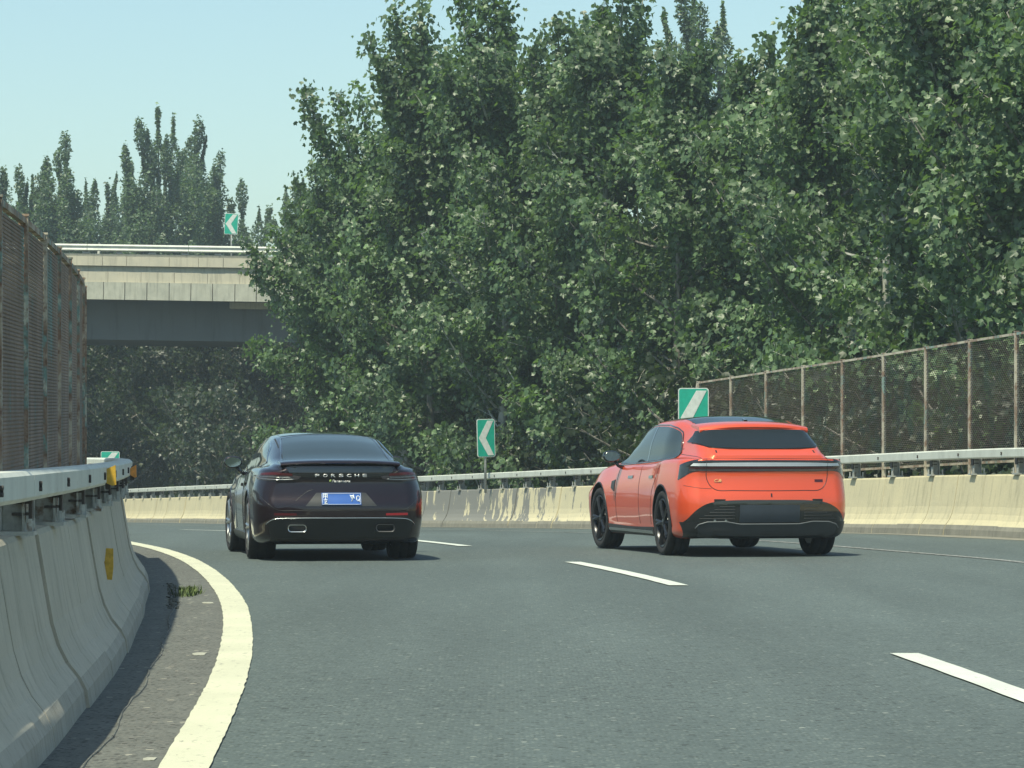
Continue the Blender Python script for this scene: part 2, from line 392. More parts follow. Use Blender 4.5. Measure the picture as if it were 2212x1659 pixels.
BOLT = {}
def guardrail(root, fn, side, y0, y1, zlo, zhi, uf, ub, seglen, poststep, boltstep, phase=0., zc=.825):
    ys = walk(fn, y0, y1, seglen)
    for i in range(len(ys)-1):
        a, b = ys[i]+.006, ys[i+1]-.006; mb = MB(); n = 5; c = .018
        prof = [(uf+c, zlo), (uf, zlo+c), (uf, zhi-c), (uf+c, zhi), (ub-c, zhi), (ub, zhi-c), (ub, zlo+c), (ub-c, zlo)]
        for j in range(n+1):
            y = a+(b-a)*j/n; p, tv, rv = frame_at(fn, y); s = rv*side
            mb.v += [p+s*u+Vector((0, 0, z)) for u, z in prof]
        for j in range(n):
            for k in range(8): mb.f.append((j*8+k, j*8+(k+1) % 8, j*8+8+(k+1) % 8, j*8+8+k)); mb.mi.append(0)
        mb.f += [tuple(range(8)), tuple(range(n*8, n*8+8))]; mb.mi += [0, 0]
        o = mb.build('rail_beam', M['rail_paint'], root); fix_normals(o.data)
    # posts share one mesh
    if 'post' not in BOLT:
        mb = MB(); mb.box((0, 0, .075), (.09, .012, .15)); mb.box((-.05, 0, .075), (.012, .10, .15)); mb.box((.05, 0, .075), (.012, .10, .15))
        mb.box((0, 0, .006), (.2, .24, .012))
        for sx in (-.08, .08):
            for sy in (-.09, .09): mb.tube([(sx, sy, .01), (sx, sy, .05)], .013, 6)
        BOLT['post'] = mb.build('post', M['galvanised'])
        mb = MB(); mb.box((0, 0, 0), (.015, .10, .10), Matrix.Rotation(0, 3, 'Z'), 0); mb.box((-.04, 0, -.02), (.08, .10, .012)); mb.box((-.04, 0, .03), (.08, .10, .012))
        BOLT['spacer'] = mb.build('bracket', M['dark_steel'])
        mb = MB()
        for dy, dz in ((-.013, -.013), (.013, .013), (-.013, .013), (.013, -.013), (0, 0)): mb.tube([(.0, dy, dz), (.012, dy, dz)], .0095, 6)
        BOLT['bolt'] = mb.build('bolt', M['dark_steel'])
        for k in ('post', 'spacer', 'bolt'): COL.objects.unlink(BOLT[k])
    for y in walk(fn, y0+phase, y1, poststep):
        p, tv, rv = frame_at(fn, y); s = rv*side; rz = math.atan2(tv.y, tv.x)-math.pi/2
        o = BOLT['post'].copy(); link(o, root); o.location = p+s*((uf+ub)/2+.06)+Vector((0, 0, zc)); o.rotation_euler = (0, 0, rz)
        o.scale.z = (zlo+.06-zc)/.15
        o = BOLT['spacer'].copy(); link(o, root); o.location = p+s*(uf+.05)+Vector((0, 0, zlo-.045)); o.rotation_euler = (0, 0, rz if side < 0 else rz+math.pi)
        if boltstep:
            pass
    if boltstep:
        for y in walk(fn, y0+.7, y1, boltstep):
            p, tv, rv = frame_at(fn, y); s = rv*side; rz = math.atan2(tv.y, tv.x)-math.pi/2
            o = BOLT['bolt'].copy(); link(o, root); o.location = p+s*(uf-.0)+Vector((0, 0, (zlo+zhi)/2-.005)); o.rotation_euler = (0, 0, rz if side < 0 else rz+math.pi)

gl = empty('guardrail', (0, 0, 0)); tag(gl, 'pale box beam guardrail bolted on top of the shaded left barrier', 'guardrail')
guardrail(gl, LBX, -1, 7, 78, .982, 1.108, .13, .27, 4.0, 2.0, 1.9, .5)
gr = empty('guardrail', (0, 0, 0)); tag(gr, 'cream box beam guardrail on top of the sunlit outer barrier', 'guardrail')
guardrail(gr, RBX, 1, 30, 165, 1.125, 1.265, .16, .28, 4.0, 2.0, 2.0, .2, .888)

# delineators on the left rail and the strip on the barrier face
def delineator(vx, vy, d, mat, label, w_=.085, h_=.125):
    p = P(vx, vy, d); r = empty('delineator', p); tag(r, label, 'reflector')
    mb = MB(); hw = w_/2; hh = h_/2
    out = [(-hw, -hh*.55), (hw*.45, -hh), (hw, -hh*.9), (hw*.9, hh), (hw*.4, hh*.85), (-hw, hh*.45)]
    n = len(out)
    mb.add([(x, -.008, z) for x, z in out]+[(x, .006, z) for x, z in out], [tuple(range(n)), tuple(range(n, 2*n))[::-1]]+[(i, i+n, (i+1) % n+n, (i+1) % n) for i in range(n)])
    mb.build('reflector_plate', mat, r)
    mb = MB(); mb.box((-.01, .02, -hh*.9), (.03, .02, .05)); mb.box((0, .018, 0), (.02, .02, .09)); mb.build('clip', M['dark_steel'], r)
    return r
delineator(236, 1027, 21.4, M['reflector_yellow'], 'yellow reflector plate clipped to the left guardrail, nearer of the two')
delineator(288, 1018, 27.6, M['reflector_orange'], 'orange reflector plate at the visible far end of the left guardrail', .05, .10)
p = P(236, 1218, 22.2); st = MB(); out = [(-.026, -.098), (.018, -.10), (.026, -.02), (.025, .096), (-.020, .098), (-.027, .03)]
n = len(out)
st.add([(p.x+x, p.y-.004+.0*z, p.z+z) for x, z in out]+[(p.x+x, p.y+.006, p.z+z) for x, z in out], [tuple(range(n)), tuple(range(n, 2*n))[::-1]]+[(i, i+n, (i+1) % n+n, (i+1) % n) for i in range(n)])
st.box((p.x-.03, p.y+.02, p.z), (.05, .02, .03))
o = st.build('reflective_strip', M['reflector_yellow']); tag(o, 'worn yellow reflective strip stuck on the face of the left barrier', 'reflector')

# ------------------------------------------------------------------ mesh fences
def mesh_panel_mesh(wd, ht, pitch, mat):
    mb = MB(); rows = int(ht/pitch); nx = int(wd/.045)
    for r in range(rows+1):
        z0 = ht*r/rows; v = []; n0 = len(mb.v)
        for i in range(nx+1):
            x = wd*i/nx; zz = z0+(.0075 if (i+r) % 2 else -.0075)
            mb.v += [(x, -.006, zz-.0035), (x, .006, zz+.0035)]
        for i in range(nx): q = n0+2*i; mb.f.append((q, q+1, q+3, q+2)); mb.mi.append(0)
    me = MB.build(mb, 'mesh', mat); 
    sm = me.modifiers.new('s', 'SOLIDIFY'); sm.thickness = .0045; sm.offset = 0
    dg = bpy.context.evaluated_depsgraph_get(); m2 = bpy.data.meshes.new_from_object(me.evaluated_get(dg))
    bpy.data.objects.remove(me); return m2
def fence(root, fn, side, ys, u, z0, z1, rise=0., mmat='rusty_mesh', pitch=.028, pmat='rusty_green'):
    wd = 2.0; me = None
    pts = []
    for y in ys:
        p, tv, rv = frame_at(fn, y); pts.append(p+rv*side*u+Vector((0, 0, rise*(y-ys[0]))))
    L0 = (pts[1]-pts[0]).length
    me = mesh_panel_mesh(L0-.04, z1-z0-.10, pitch, M[mmat])
    rnd = random.Random(8)
    for i, p in enumerate(pts):
        mb = MB(); t_ = (pts[min(i+1, len(pts)-1)]-pts[max(i-1, 0)]).normalized(); rot = Matrix.Rotation(math.atan2(t_.y, t_.x), 3, 'Z')
        mb.box((0, 0, (z1-z0)/2-.07), (.055, .055, z1-z0+.17), rot); 
        mb.box((0, 0, (z1-z0)+.022), (.066, .066, .012), rot)
        mb.box((0, 0, -.145), (.15, .12, .012), rot)
        mb.build('post', M[pmat], root, loc=p+Vector((0, 0, z0+rnd.uniform(-.0, .015))))
        if i == len(pts)-1: break
        q = pts[i+1]; L = (q-p).length; dv = (q-p).normalized()
        rz = math.atan2(dv.y, dv.x); sl_ = (q.z-p.z)/L
        o = bpy.data.objects.new('mesh_panel', me); link(o, root); o['kind'] = 'stuff'
        o.location = p+dv*.02+Vector((0, 0, z0+.05)); o.rotation_euler = (0, -math.atan(sl_), rz); o.scale.x = (L-.04)/(L0-.04)
        rot = Matrix.Rotation(rz, 3, 'Z') @ Matrix.Rotation(-math.atan(sl_), 3, 'Y')
        for zz in (z0+.03, z1):
            mb = MB(); mb.box((0, 0, 0), (L-.06, .035, .035), rot)
            mb.build('rail', M[pmat], root, loc=(p+q)/2+Vector((0, 0, zz)))
fl = empty('mesh_fence', (0, 0, 0)); tag(fl, 'tall rusty brown mesh fence behind the left barrier', 'fence')
fence(fl, LBX, -1, walk(LBX, 14.3, 40, 2.0), .56, .64, 2.43, .012, 'rusty_mesh_lit', .021)
fr = empty('mesh_fence', (0, 0, 0)); tag(fr, 'see-through rusty mesh fence behind the outer barrier, right of the orange car', 'fence')
fence(fr, RBX, 1, walk(RBX, 38.2, 67.6, 2.13), .50, 1.14, 2.99, -.0068, 'rusty_mesh', .030, 'post_pale')

# ------------------------------------------------------------------ chevron signs
def chevron(loc, w_, h_, pole, label, rz=0., tilt=0., h0=0):
    r = empty('chevron_sign', loc, rz); tag(r, label, 'road sign')
    rot = Matrix.Rotation(tilt, 3, 'Y')
    def T(x, y, z): q = rot @ Vector((x, y, z-h_/2)); return (q.x, q.y, q.z+pole+h_/2)
    def plate(nm, out, y0, y1, mat):
        mb = MB(); n = len(out)
        mb.add([T(x, y0, z) for x, z in out]+[T(x, y1, z) for x, z in out],
               [tuple(range(n)), tuple(range(n, 2*n))[::-1]]+[(i, i+n, (i+1) % n+n, (i+1) % n) for i in range(n)])
        o = mb.build(nm, mat, r); fix_normals(o.data); return o
    def rrect(w, h, cz, rad):
        out = []
        for cx, cy, a0 in ((w/2-rad, h/2-rad, 0), (-w/2+rad, h/2-rad, 90), (-w/2+rad, -h/2+rad, 180), (w/2-rad, -h/2+rad, 270)):
            for k in range(4): a = R_(a0+30*k); out.append((cx+rad*math.cos(a), cz+cy+rad*math.sin(a)))
        return out
    plate('backing', rrect(w_, h_, h_/2, .05), .004, .018, M['sign_white'])
    plate('sign_panel', rrect(w_-.035, h_-.035, h_/2, .04), 0, .0035, M['sign_green'])
    iw = w_-.05; 
    ch = [(iw*.10, h_*.955), (iw*.47, h_*.955), (-iw*.02, h_/2), (iw*.47, h_*.045), (iw*.10, h_*.045), (-iw*.46, h_/2)]
    plate('arrow', ch, -.006, -.0005, M['sign_white'])
    mb = MB(); mb.tube([(0, .045, h0), (0, .045, pole+h_*.9)], .03, 10); mb.build('pole', M['galvanised'], r, smooth=True)
    mb = MB()
    for f in (.25, .75): mb.box(T(0, .035, h_*f), (w_*.5, .03, .035))
    mb.build('clamp', M['galvanised'], r)
    return r
def behind(fn, y, u, side=1):
    p, tv, rv = frame_at(fn, y); return p+rv*side*u
q = P(1498, 838, 64.6); top = q.z; chevron((q.x, q.y, g_z(64.6)), .56, 1.08, top-1.08-g_z(64.6), 'green chevron sign standing directly above the roof of the orange car', R_(4), R_(0), .8)
q = P(1050, 905, 81.8); top = q.z; chevron((q.x, q.y, g_z(81.8)), .44, .88, top-.88-g_z(81.8), 'narrow green chevron sign on a rusty pole between the two cars', R_(20), R_(-1.5), .8)
q = P(238, 975, 122); top = q.z; chevron((q.x, q.y, g_z(122)), .65, .86, top-.86-g_z(122), 'small green sign peeking over the left guardrail above the reflectors', R_(-3), 0, .0)

# small things on the shoulder
rnd = random.Random(4)
def litter(vx, vy, w_, l_, label):
    d = 7668*CAM_H/(vy-970); p = P(vx, vy, d); mb = MB(); n = 9; out = []
    for k in range(n):
        a = 2*math.pi*k/n; c, s = math.cos(a), math.sin(a); q = max(abs(c), abs(s))
        out.append((c/q*w_/2*rnd.uniform(.8, 1.05), s/q*l_/2*rnd.uniform(.7, 1.05)))
    mb.add([(x, y, .003) for x, y in out]+[(x, y, 0.0) for x, y in out], [tuple(range(n))]+[(i, i+n, (i+1) % n+n, (i+1) % n) for i in range(n)])
    o = mb.build('road_marker', M['litter_pale'], loc=(p.x, p.y, .005)); tag(o, label, 'patch'); o.rotation_euler = (0, 0, rnd.uniform(-.2, .2))
litter(449, 1304, .09, .28, 'pale scrap on the left shoulder just beyond the small grass tuft')
litter(430, 1415, .085, .28, 'pale scrap on the left shoulder halfway along the painted edge line')
litter(322, 1643, .05, .16, 'small pale scrap on the shoulder at the bottom of the picture')
mb = MB()
d = 7668*CAM_H/(1285-970); c0 = P(408, 1287, d)
for k in range(420):
    a = rnd.uniform(0, 6.28); r0 = rnd.gauss(0, .5); b = Vector((c0.x+rnd.gauss(0, .036)+.0, c0.y+rnd.gauss(0, .22), .004))
    h = rnd.uniform(.02, .075); l = Vector((math.cos(a), math.sin(a), 0)); s = Vector((-l.y, l.x, 0))*rnd.uniform(.003, .007)
    tip = b+l*h*rnd.uniform(.2, .9)+Vector((0, 0, h)); md = (b+tip)/2+Vector((0, 0, h*.12))
    mb.add([b-s, b+s, md+s, md-s, tip], [(0, 1, 2, 3), (3, 2, 4)])
o = mb.build('grass_tuft', M['grass_blade']); tag(o, 'small green tuft of weeds growing from the left shoulder seam', 'weeds', kind='thing')
mb = MB()
for k in range(230):
    y = rnd.uniform(26.5, 31.5); b = Vector((LBX(y)+.205+rnd.gauss(0, .02), y, .004)); s = rnd.uniform(.006, .018)
    mb.box(b+Vector((0, 0, s*.3)), (s, s*1.3, s*.8), Matrix.Rotation(rnd.uniform(0, 3), 3, 'Z'))
o = mb.build('rubble', M['shoulder'], kind='stuff'); tag(o, 'crumbled grit along the edge of the left shoulder shadow', 'grit')

# ------------------------------------------------------------------ overpass
BD = 140.0; KB = 7668/BD
def zb(vy): return CAM_H+(970-vy)/KB
X0 = (400-1106)/KB
bridge = empty('overpass_bridge', (X0, BD, 0)); bridge.rotation_euler = (0, R_(.88), 0)
tag(bridge, 'cream concrete overpass crossing above the road on the left', 'bridge')
XL, XR = -24., 17.
def slab(nm, x0, x1, y0, y1, z0, z1, mat, bev=0): 
    mb = MB(); mb.box(((x0+x1)/2, (y0+y1)/2, (z0+z1)/2), (x1-x0, y1-y0, z1-z0)); return mb.build(nm, mat, bridge, bevel=bev)
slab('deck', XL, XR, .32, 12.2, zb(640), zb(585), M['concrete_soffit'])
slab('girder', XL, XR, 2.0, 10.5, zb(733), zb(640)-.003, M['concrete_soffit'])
slab('girder_rib', 1.55, 3.4, 1.2, 1.995, zb(662), zb(648.5), M['concrete_bridge'])
slab('pier', XR-5, XR-3, 3.5, 9, -2.7, zb(733)-.003, M['concrete_bridge'])
slab('pier', XL+2.5, XL+4.5, 3.5, 9, -2.7, zb(733)-.003, M['concrete_bridge'])
rnd = random.Random(21)
def row(nm, z0, z1, y0, y1, wlo, whi, mat, gap=.02, jit=.008):
    x = XL
    while x < XR:
        w_ = rnd.uniform(wlo, whi); dy = rnd.uniform(-jit, jit)
        o = slab(nm, x+gap/2, min(XR, x+w_)-gap/2, y0+dy, y1, z0, z1, mat); x += w_
row('panel', zb(649.5), zb(612), -.02, .30, .84, .88, M['concrete_panel'], .028, .012)
row('fascia_block', zb(611.7), zb(589), .05, .30, 1.28, 1.32, M['concrete_bridge'], .014, .004)
slab('fascia_recess', XL, XR, .16, .30, zb(588.8), zb(577), M['concrete_panel'])
row('parapet_block', zb(576.7), zb(556.5), -.05, .45, .9, 1.7, M['concrete_bridge'], .014, .006)
slab('parapet_cap', XL, XR, .02, .38, zb(556.3), zb(551), M['concrete_bridge'])
gb = empty('guardrail', (X0, BD, 0)); gb.rotation_euler = (0, R_(.88), 0); tag(gb, 'pale steel guardrail along the top of the overpass', 'guardrail')
x = XL
while x < XR:
    mb = MB(); prof = [(-.05, zb(545)), (-.09, zb(543)), (-.05, zb(539.5)), (-.05, zb(537.5)), (-.09, zb(534)), (-.05, zb(530.5)), (.03, zb(530.5)), (.03, zb(545))]
    n = len(prof); mb.add([(xx, y, z) for xx in (x+.01, x+3.99) for y, z in prof], [(i, (i+1) % n, (i+1) % n+n, i+n) for i in range(n)]+[tuple(range(n)), tuple(range(n, 2*n))])
    o = mb.build('rail_beam', M['rail_paint'], gb); fix_normals(o.data)
    for k in range(4):
        if k % 2: continue
    x += 4
x = XL+.45
while x < XR:
    mb = MB(); z0, z1 = zb(550.8), zb(538)
    mb.box((x-.10, .10, (z0+z1)/2), (.03, .14, z1-z0)); mb.box((x+.10, .10, (z0+z1)/2), (.03, .14, z1-z0)); mb.box((x, .10, (z0+z1)/2), (.18, .03, z1-z0)); mb.box((x, .10, z0+.02), (.30, .22, .03))
    mb.build('post', M['galvanised'], gb); x += 1.30
q = P(499.5, 461, BD+.55); chevron((q.x, q.y, 7.9), .54, .83, q.z-.83-7.9, 'green chevron sign on a white pole standing on the overpass', R_(-4), R_(3), 0)

# ------------------------------------------------------------------ trees
TPL = np.array([(0, 0, 0), (.40, .10, .07), (.52, .56, .10), (.18, .60, .03), (0, 1.0, -.10), (-.18, .60, .03), (-.52, .56, .10), (-.40, .10, .07)], float)
FQ = np.array([(0, 1, 2, 3), (0, 5, 6, 7)]); FT = np.array([(0, 3, 4), (0, 4, 5)])
TPN = np.array([(0, 0, 0), (.30, .35, .06), (0, 1.0, -.06), (-.30, .35, .06)], float)
def leaves_mesh(name, C, size, rng, mat, tilt=.75, kind='broad', outward=None, lean=None):
    n = len(C)
    # leaf frames: normal leans up and outward, stem direction hangs
    nrm = rng.normal(size=(n, 3))*tilt + np.array([-.05, -.30, .55])
    if lean is not None: nrm += lean*.7
    if outward is not None: nrm += outward*.55
    nrm /= np.linalg.norm(nrm, axis=1)[:, None]
    d = rng.normal(size=(n, 3))+np.array([0, 0, -.55]); d -= nrm*(d*nrm).sum(1)[:, None]; d /= np.linalg.norm(d, axis=1)[:, None]
    s = np.cross(d, nrm)
    T = TPL if kind == 'broad' else TPN; m = len(T)
    sz = size*rng.uniform(.6, 1.25, n)
    V = C[:, None, :] + sz[:, None, None]*(T[None, :, 0:1]*s[:, None, :]+(T[None, :, 1:2]-.3)*d[:, None, :]+T[None, :, 2:3]*nrm[:, None, :])
    V = V.reshape(-1, 3); off = (np.arange(n)*m)[:, None]
    me = bpy.data.meshes.new(name)
    if kind == 'broad':
        q = (FQ.reshape(1, -1)+off).reshape(-1); t3 = (FT.reshape(1, -1)+off).reshape(-1)
        loops = np.concatenate([q, t3]); starts = np.concatenate([np.arange(2*n)*4, 8*n+np.arange(2*n)*3]); tot = np.concatenate([np.full(2*n, 4), np.full(2*n, 3)])
    else:
        loops = (np.array([0, 1, 2, 0, 2, 3]).reshape(1, -1)+off).reshape(-1); starts = np.arange(2*n)*3; tot = np.full(2*n, 3)
    me.vertices.add(len(V)); me.vertices.foreach_set('co', V.astype(np.float32).ravel())
    me.loops.add(len(loops)); me.loops.foreach_set('vertex_index', loops.astype(np.int32))
    me.polygons.add(len(starts)); me.polygons.foreach_set('loop_start', starts.astype(np.int32)); me.polygons.foreach_set('loop_total', tot.astype(np.int32))
    me.update(calc_edges=True); me.materials.append(mat); return me

def curve(a, b, bend, rng, n=7):
    a = np.array(a, float); b = np.array(b, float); t = np.linspace(0, 1, n)[:, None]
    L = np.linalg.norm(b-a); c = (a+b)/2+np.array([0, 0, -bend*L])*.5+np.array([(b-a)[0], (b-a)[1], 0])*.18*bend+rng.normal(size=3)*.05*L
    return (1-t)**2*a+2*t*(1-t)*c+t*t*b

def tree(label, loc, H, Rc, tips, seed, nl=42, leaf=.17, mat='leaf_broad', kind='broad', per=13, twigs=10, low=.06, lean=0., twl=1.0, bark='bark', group=None, rise=1.0, cat='tree', name='broadleaf_tree', spread=.15, trunk_r=.14, flat=1.0):
    """tips: leader ends relative to the base. returns the root"""
    rng = np.random.default_rng(seed); root = empty(name, loc); tag(root, label, cat, group)
    top = np.array([lean, 0, H*.93]); tr = curve((0, 0, 0), top, .05, rng, 10)
    mb = MB(); mb.tube([tuple(p) for p in tr], [trunk_r*(1-.85*i/9)+.012 for i in range(10)], 9); mb.build('trunk', M[bark], root, smooth=True)
    C = []; O = []; LN = []; tw = MB()
    def limb(a, b, bend, nt, tl, r0, pp):
        c = curve(a, b, bend, rng, 8); mb_ = tw; mb_.tube([tuple(p) for p in c], [r0*(1-.8*i/7)+.006 for i in range(8)], 5, cap=False)
        L = np.linalg.norm(np.array(b)-np.array(a))
        for k in range(nt):
            s = .18+.82*(k+rng.uniform(0, 1))/nt; s = min(s, 1.0); i = s*7; j = min(int(i), 6); p = c[j]+(c[j+1]-c[j])*(i-j)
            dr = rng.normal(size=3); dr[2] = abs(dr[2])*.6+.25*rise; dr[1] *= flat; dr /= np.linalg.norm(dr)
            l = tl*rng.uniform(.4, 1.0)*(1-.55*s); e = p+dr*l
            tw.tube([tuple(p), tuple((p+e)/2+rng.normal(size=3)*.04), tuple(e)], [.010, .007, .004], 3, cap=False)
            m = max(3, int(pp*rng.uniform(.6, 1.3))); u = rng.uniform(.15, 1.12, m)[:, None]
            q = p+(e-p)*u+rng.normal(size=(m, 3))*spread*(.6+.6*u)
            C.append(q); LN.append(np.repeat((rng.normal(size=3)*np.array([1, 1, .4]))[None], m, 0)); o = q-np.array([tr[5][0], tr[5][1], 0]); o[:, 2] = 0; O.append(o/(np.linalg.norm(o, axis=1)[:, None]+.01))
        # the very tip
    for (tx, ty, tz, br) in tips:
        hs = np.clip(tz-rng.uniform(2.4, 4.0), .2*H, .8*H); i = hs/H/.93*9; j = int(min(i, 8)); a = tr[j]+(tr[j+1]-tr[j])*min(1., i-j)
        limb(a, (tx, ty, tz), .25, int(twigs*1.9), .9*br, .045, per)
    for k in range(nl):
        f = low+(.86-low)*(k+rng.uniform(0, 1))/nl; i = f/.93*9; j = int(min(i, 8)); a = tr[j]+(tr[j+1]-tr[j])*min(1, i-j)
        ang = rng.uniform(0, 2*math.pi); prof = (math.sin(math.pi*min(1, (f*1.02)**.75))**.6)
        rr = Rc*prof*rng.uniform(.55, 1.1)+.3
        b = a+np.array([math.cos(ang)*rr, math.sin(ang)*rr*flat, rr*rng.uniform(.25, .95)*rise+.2])
        b[2] = min(b[2], H*rng.uniform(.9, 1.0))
        limb(a, b, .3, twigs, 1.25*twl, .035, per)
    C = np.concatenate(C); O = np.concatenate(O)
    tw.build('branches', M[bark], root, kind='stuff')
    me = leaves_mesh('crown', C, leaf, rng, M[mat], tilt=.5, kind=kind, outward=O, lean=np.concatenate(LN)); cr = bpy.data.objects.new('crown', me); link(cr, root); cr['kind'] = 'stuff'
    return root, len(C)

GZ = -2.6
def base_at(vx, d): return Vector(((vx-1106)/7668*d, d, GZ))
def rel(base, pts, rng, br=1.0):
    out = []
    for q in pts:
        vx, vy = q[0], q[1]; dd = rng.uniform(-1., .6); p = P(vx, vy, base.y+dd)-base; out.append((p.x, p.y, p.z, q[2] if len(q) > 2 else br))
    return out
NLEAF = 0
def bt(label, vx, d, top, Rc, tips, seed, **k):
    global NLEAF
    b = base_at(vx, d); rng = random.Random(seed); H = P(vx, top, d).z-GZ
    r, n = tree(label, b, H, Rc, rel(b, tips, rng), seed, **k); NLEAF += n; return r
GRP = 'broadleaf trees behind the outer barrier'
BTS = [
 ('broadleaf tree whose low boughs hang in front of the overpass', 875, 99, 420, 2.2, [(655,190,.7),(668,250,.8),(725,200,.5),(775,195,.5),(745,275,.9),(700,300,1),(800,300,1),(850,350,1),(650,450,.9),(580,500,.7),(525,520,.5),(535,565,.5),(590,590,.5),(650,650,.4),(700,720,.5)], 11, dict(group=GRP, low=.3)),
 ('broadleaf tree with two thin twigs rising highest beside the open sky', 930, 95, 130, 2.4, [(845,8,.45),(850,60,.5),(795,75,.55),(820,130,.8),(905,25,.6),(905,110,.9),(880,200,1.1),(850,240,1.0),(935,170,1),(860,330,1),(830,430,1.2)], 12, dict(group=GRP, low=.2)),
 ('tall broadleaf tree reaching the top of the picture left of centre', 1040, 92, 20, 2.3, [(985,-20,.8),(1030,-70,.9),(1080,-10,.7),(1100,30,.6),(1000,60,1),(1060,120,1),(955,140,1),(1100,200,1)], 13, dict(group=GRP)),
 ('broadleaf tree whose crown dips lowest just right of the centre top', 1190, 90, 120, 2.3, [(1145,100,.6),(1160,150,.9),(1210,40,.7),(1240,60,.9),(1190,160,1),(1280,80,1)], 14, dict(group=GRP)),
 ('broad dark tree touching the top edge behind the green sign between the cars', 1340, 88, 20, 2.4, [(1300,15,.8),(1350,-40,1),(1390,-10,.7),(1270,100,1),(1330,60,1.1),(1400,120,.9)], 15, dict(group=GRP)),
 ('broadleaf tree just left of the slim poplar spires', 1480, 84, 150, 2.4, [(1430,110,.8),(1455,140,.8),(1510,120,.6),(1530,90,.5),(1500,190,1),(1540,220,.8)], 16, dict(group=GRP)),
 ('broadleaf tree standing above the orange car with a gap of sky at its right', 1640, 82, 170, 2.3, [(1590,130,.6),(1620,120,.6),(1660,90,.6),(1680,170,.6),(1600,200,1),(1650,230,1)], 17, dict(group=GRP)),
 ('high broadleaf tree right of the sky gap above the orange car', 1790, 78, 10, 2.3, [(1740,20,.7),(1720,60,.6),(1770,-20,.9),(1820,-60,1),(1710,160,.8),(1760,150,1)], 18, dict(group=GRP)),
 ('lighter green broadleaf tree above the middle of the right mesh fence', 1930, 73, -80, 2.3, [(1860,-30,1),(1900,-80,1),(1960,-90,1),(1850,120,1)], 19, dict(group=GRP)),
 ('tree with a leaning pale trunk seen through the right mesh fence', 2125, 67, -150, 2.2, [(2030,-60,1),(2080,-100,1),(2160,-100,1),(2210,-60,1)], 20, dict(group=GRP, bark='bark_pale', lean=-.5, low=.30, trunk_r=.19)),
 ('broadleaf tree cut by the right edge of the picture', 2290, 63, -150, 2.3, [(2230,-60,1),(2260,-100,1)], 22, dict(group=GRP)),
]
ROOTS = []
for (lab, vx, d, top, Rc, tips, seed, kw) in BTS:
    kw = dict(kw); nl = 46
    if seed % 2: kw.setdefault('bark', 'bark_pale')
    ROOTS.append(bt(lab, vx, d, top, Rc, tips, seed, nl=nl+4, per=31, twigs=13, leaf=.15, **kw))

def copy_tree(src, label, loc, rz, sc, group=None):
    r = src.copy(); link(r); r.location = loc; r.rotation_euler = (0, 0, rz); r.scale = (sc, sc, sc); r['label'] = label
    if group: r['group'] = group
    for ch in src.children:
        c = ch.copy(); link(c, r)
    return r
# second row, close behind
G2 = 'second row of trees filling in behind the front ones'
rng = random.Random(77)
second = [(700, 108, 400), (830, 108, 330), (960, 105, 170), (1090, 103, 190), (1210, 101, 170), (1330, 99, 110), (1450, 97, 220), (1570, 95, 240), (1700, 92, 210), (1830, 89, 60), (1960, 86, 20), (2090, 82, 0), (2230, 78, 0)]
srcs = [ROOTS[3], ROOTS[5], ROOTS[6], ROOTS[7], ROOTS[4]]
for i, (vx, d, top) in enumerate(second):
    s = srcs[i % 5]; b = base_at(vx, d); h = P(vx, top, d).z-GZ
    hs = {ROOTS[3]: 120, ROOTS[5]: 150, ROOTS[6]: 170, ROOTS[7]: 10, ROOTS[4]: 20}[s]
    h0 = P(s.location.x, hs, s.location.y).z-GZ
    copy_tree(s, 'shaded broadleaf tree of the back row, '+['leftmost of them', 'second from the left', 'third from the left', 'fourth from the left', 'fifth from the left', 'sixth from the left', 'seventh, in the middle', 'sixth from the right', 'fifth from the right', 'fourth from the right', 'third from the right', 'second from the right', 'rightmost of them'][i], b, rng.uniform(0, 6.28), h/h0, G2)
# undergrowth along the outer barrier
G3 = 'dense shrubs growing against the outer barrier'
shr = []
for k in range(2):
    shr.append(tree('dense dark shrub between the outer barrier and the trees', Vector((0, 0, 0)), 5.2, 2.1, [], 90+k, nl=26, leaf=.15, mat='leaf_shaded', per=16, twigs=9, low=.02, group=G3, name='shrub', cat='shrub', trunk_r=.06)[0])
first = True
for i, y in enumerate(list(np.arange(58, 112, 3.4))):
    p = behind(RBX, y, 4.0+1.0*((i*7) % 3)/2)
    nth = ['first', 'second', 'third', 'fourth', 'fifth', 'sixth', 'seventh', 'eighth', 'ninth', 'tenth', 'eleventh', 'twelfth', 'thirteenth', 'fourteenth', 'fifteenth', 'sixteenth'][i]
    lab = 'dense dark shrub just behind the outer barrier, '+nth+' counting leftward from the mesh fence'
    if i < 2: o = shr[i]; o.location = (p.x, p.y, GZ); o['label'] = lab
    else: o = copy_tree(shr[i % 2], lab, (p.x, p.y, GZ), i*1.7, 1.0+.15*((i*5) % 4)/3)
# thicket under and beyond the overpass
thk = tree('dark leafy thicket tree', Vector((0, 0, 0)), 9.6, 3.0, [], 97, nl=60, leaf=.15, mat='leaf_shaded', per=24, twigs=11, low=.03, name='thicket_tree', trunk_r=.09)[0]
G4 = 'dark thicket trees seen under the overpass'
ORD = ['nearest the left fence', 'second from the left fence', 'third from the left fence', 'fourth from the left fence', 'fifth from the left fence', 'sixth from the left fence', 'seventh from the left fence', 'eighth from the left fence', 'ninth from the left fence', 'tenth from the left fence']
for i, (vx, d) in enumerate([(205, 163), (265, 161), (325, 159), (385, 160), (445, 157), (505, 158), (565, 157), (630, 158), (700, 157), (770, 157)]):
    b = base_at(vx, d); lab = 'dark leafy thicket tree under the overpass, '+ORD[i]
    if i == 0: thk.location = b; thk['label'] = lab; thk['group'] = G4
    else: copy_tree(thk, lab, b, i*2.1, 1.0+.08*((i*5) % 3), G4)
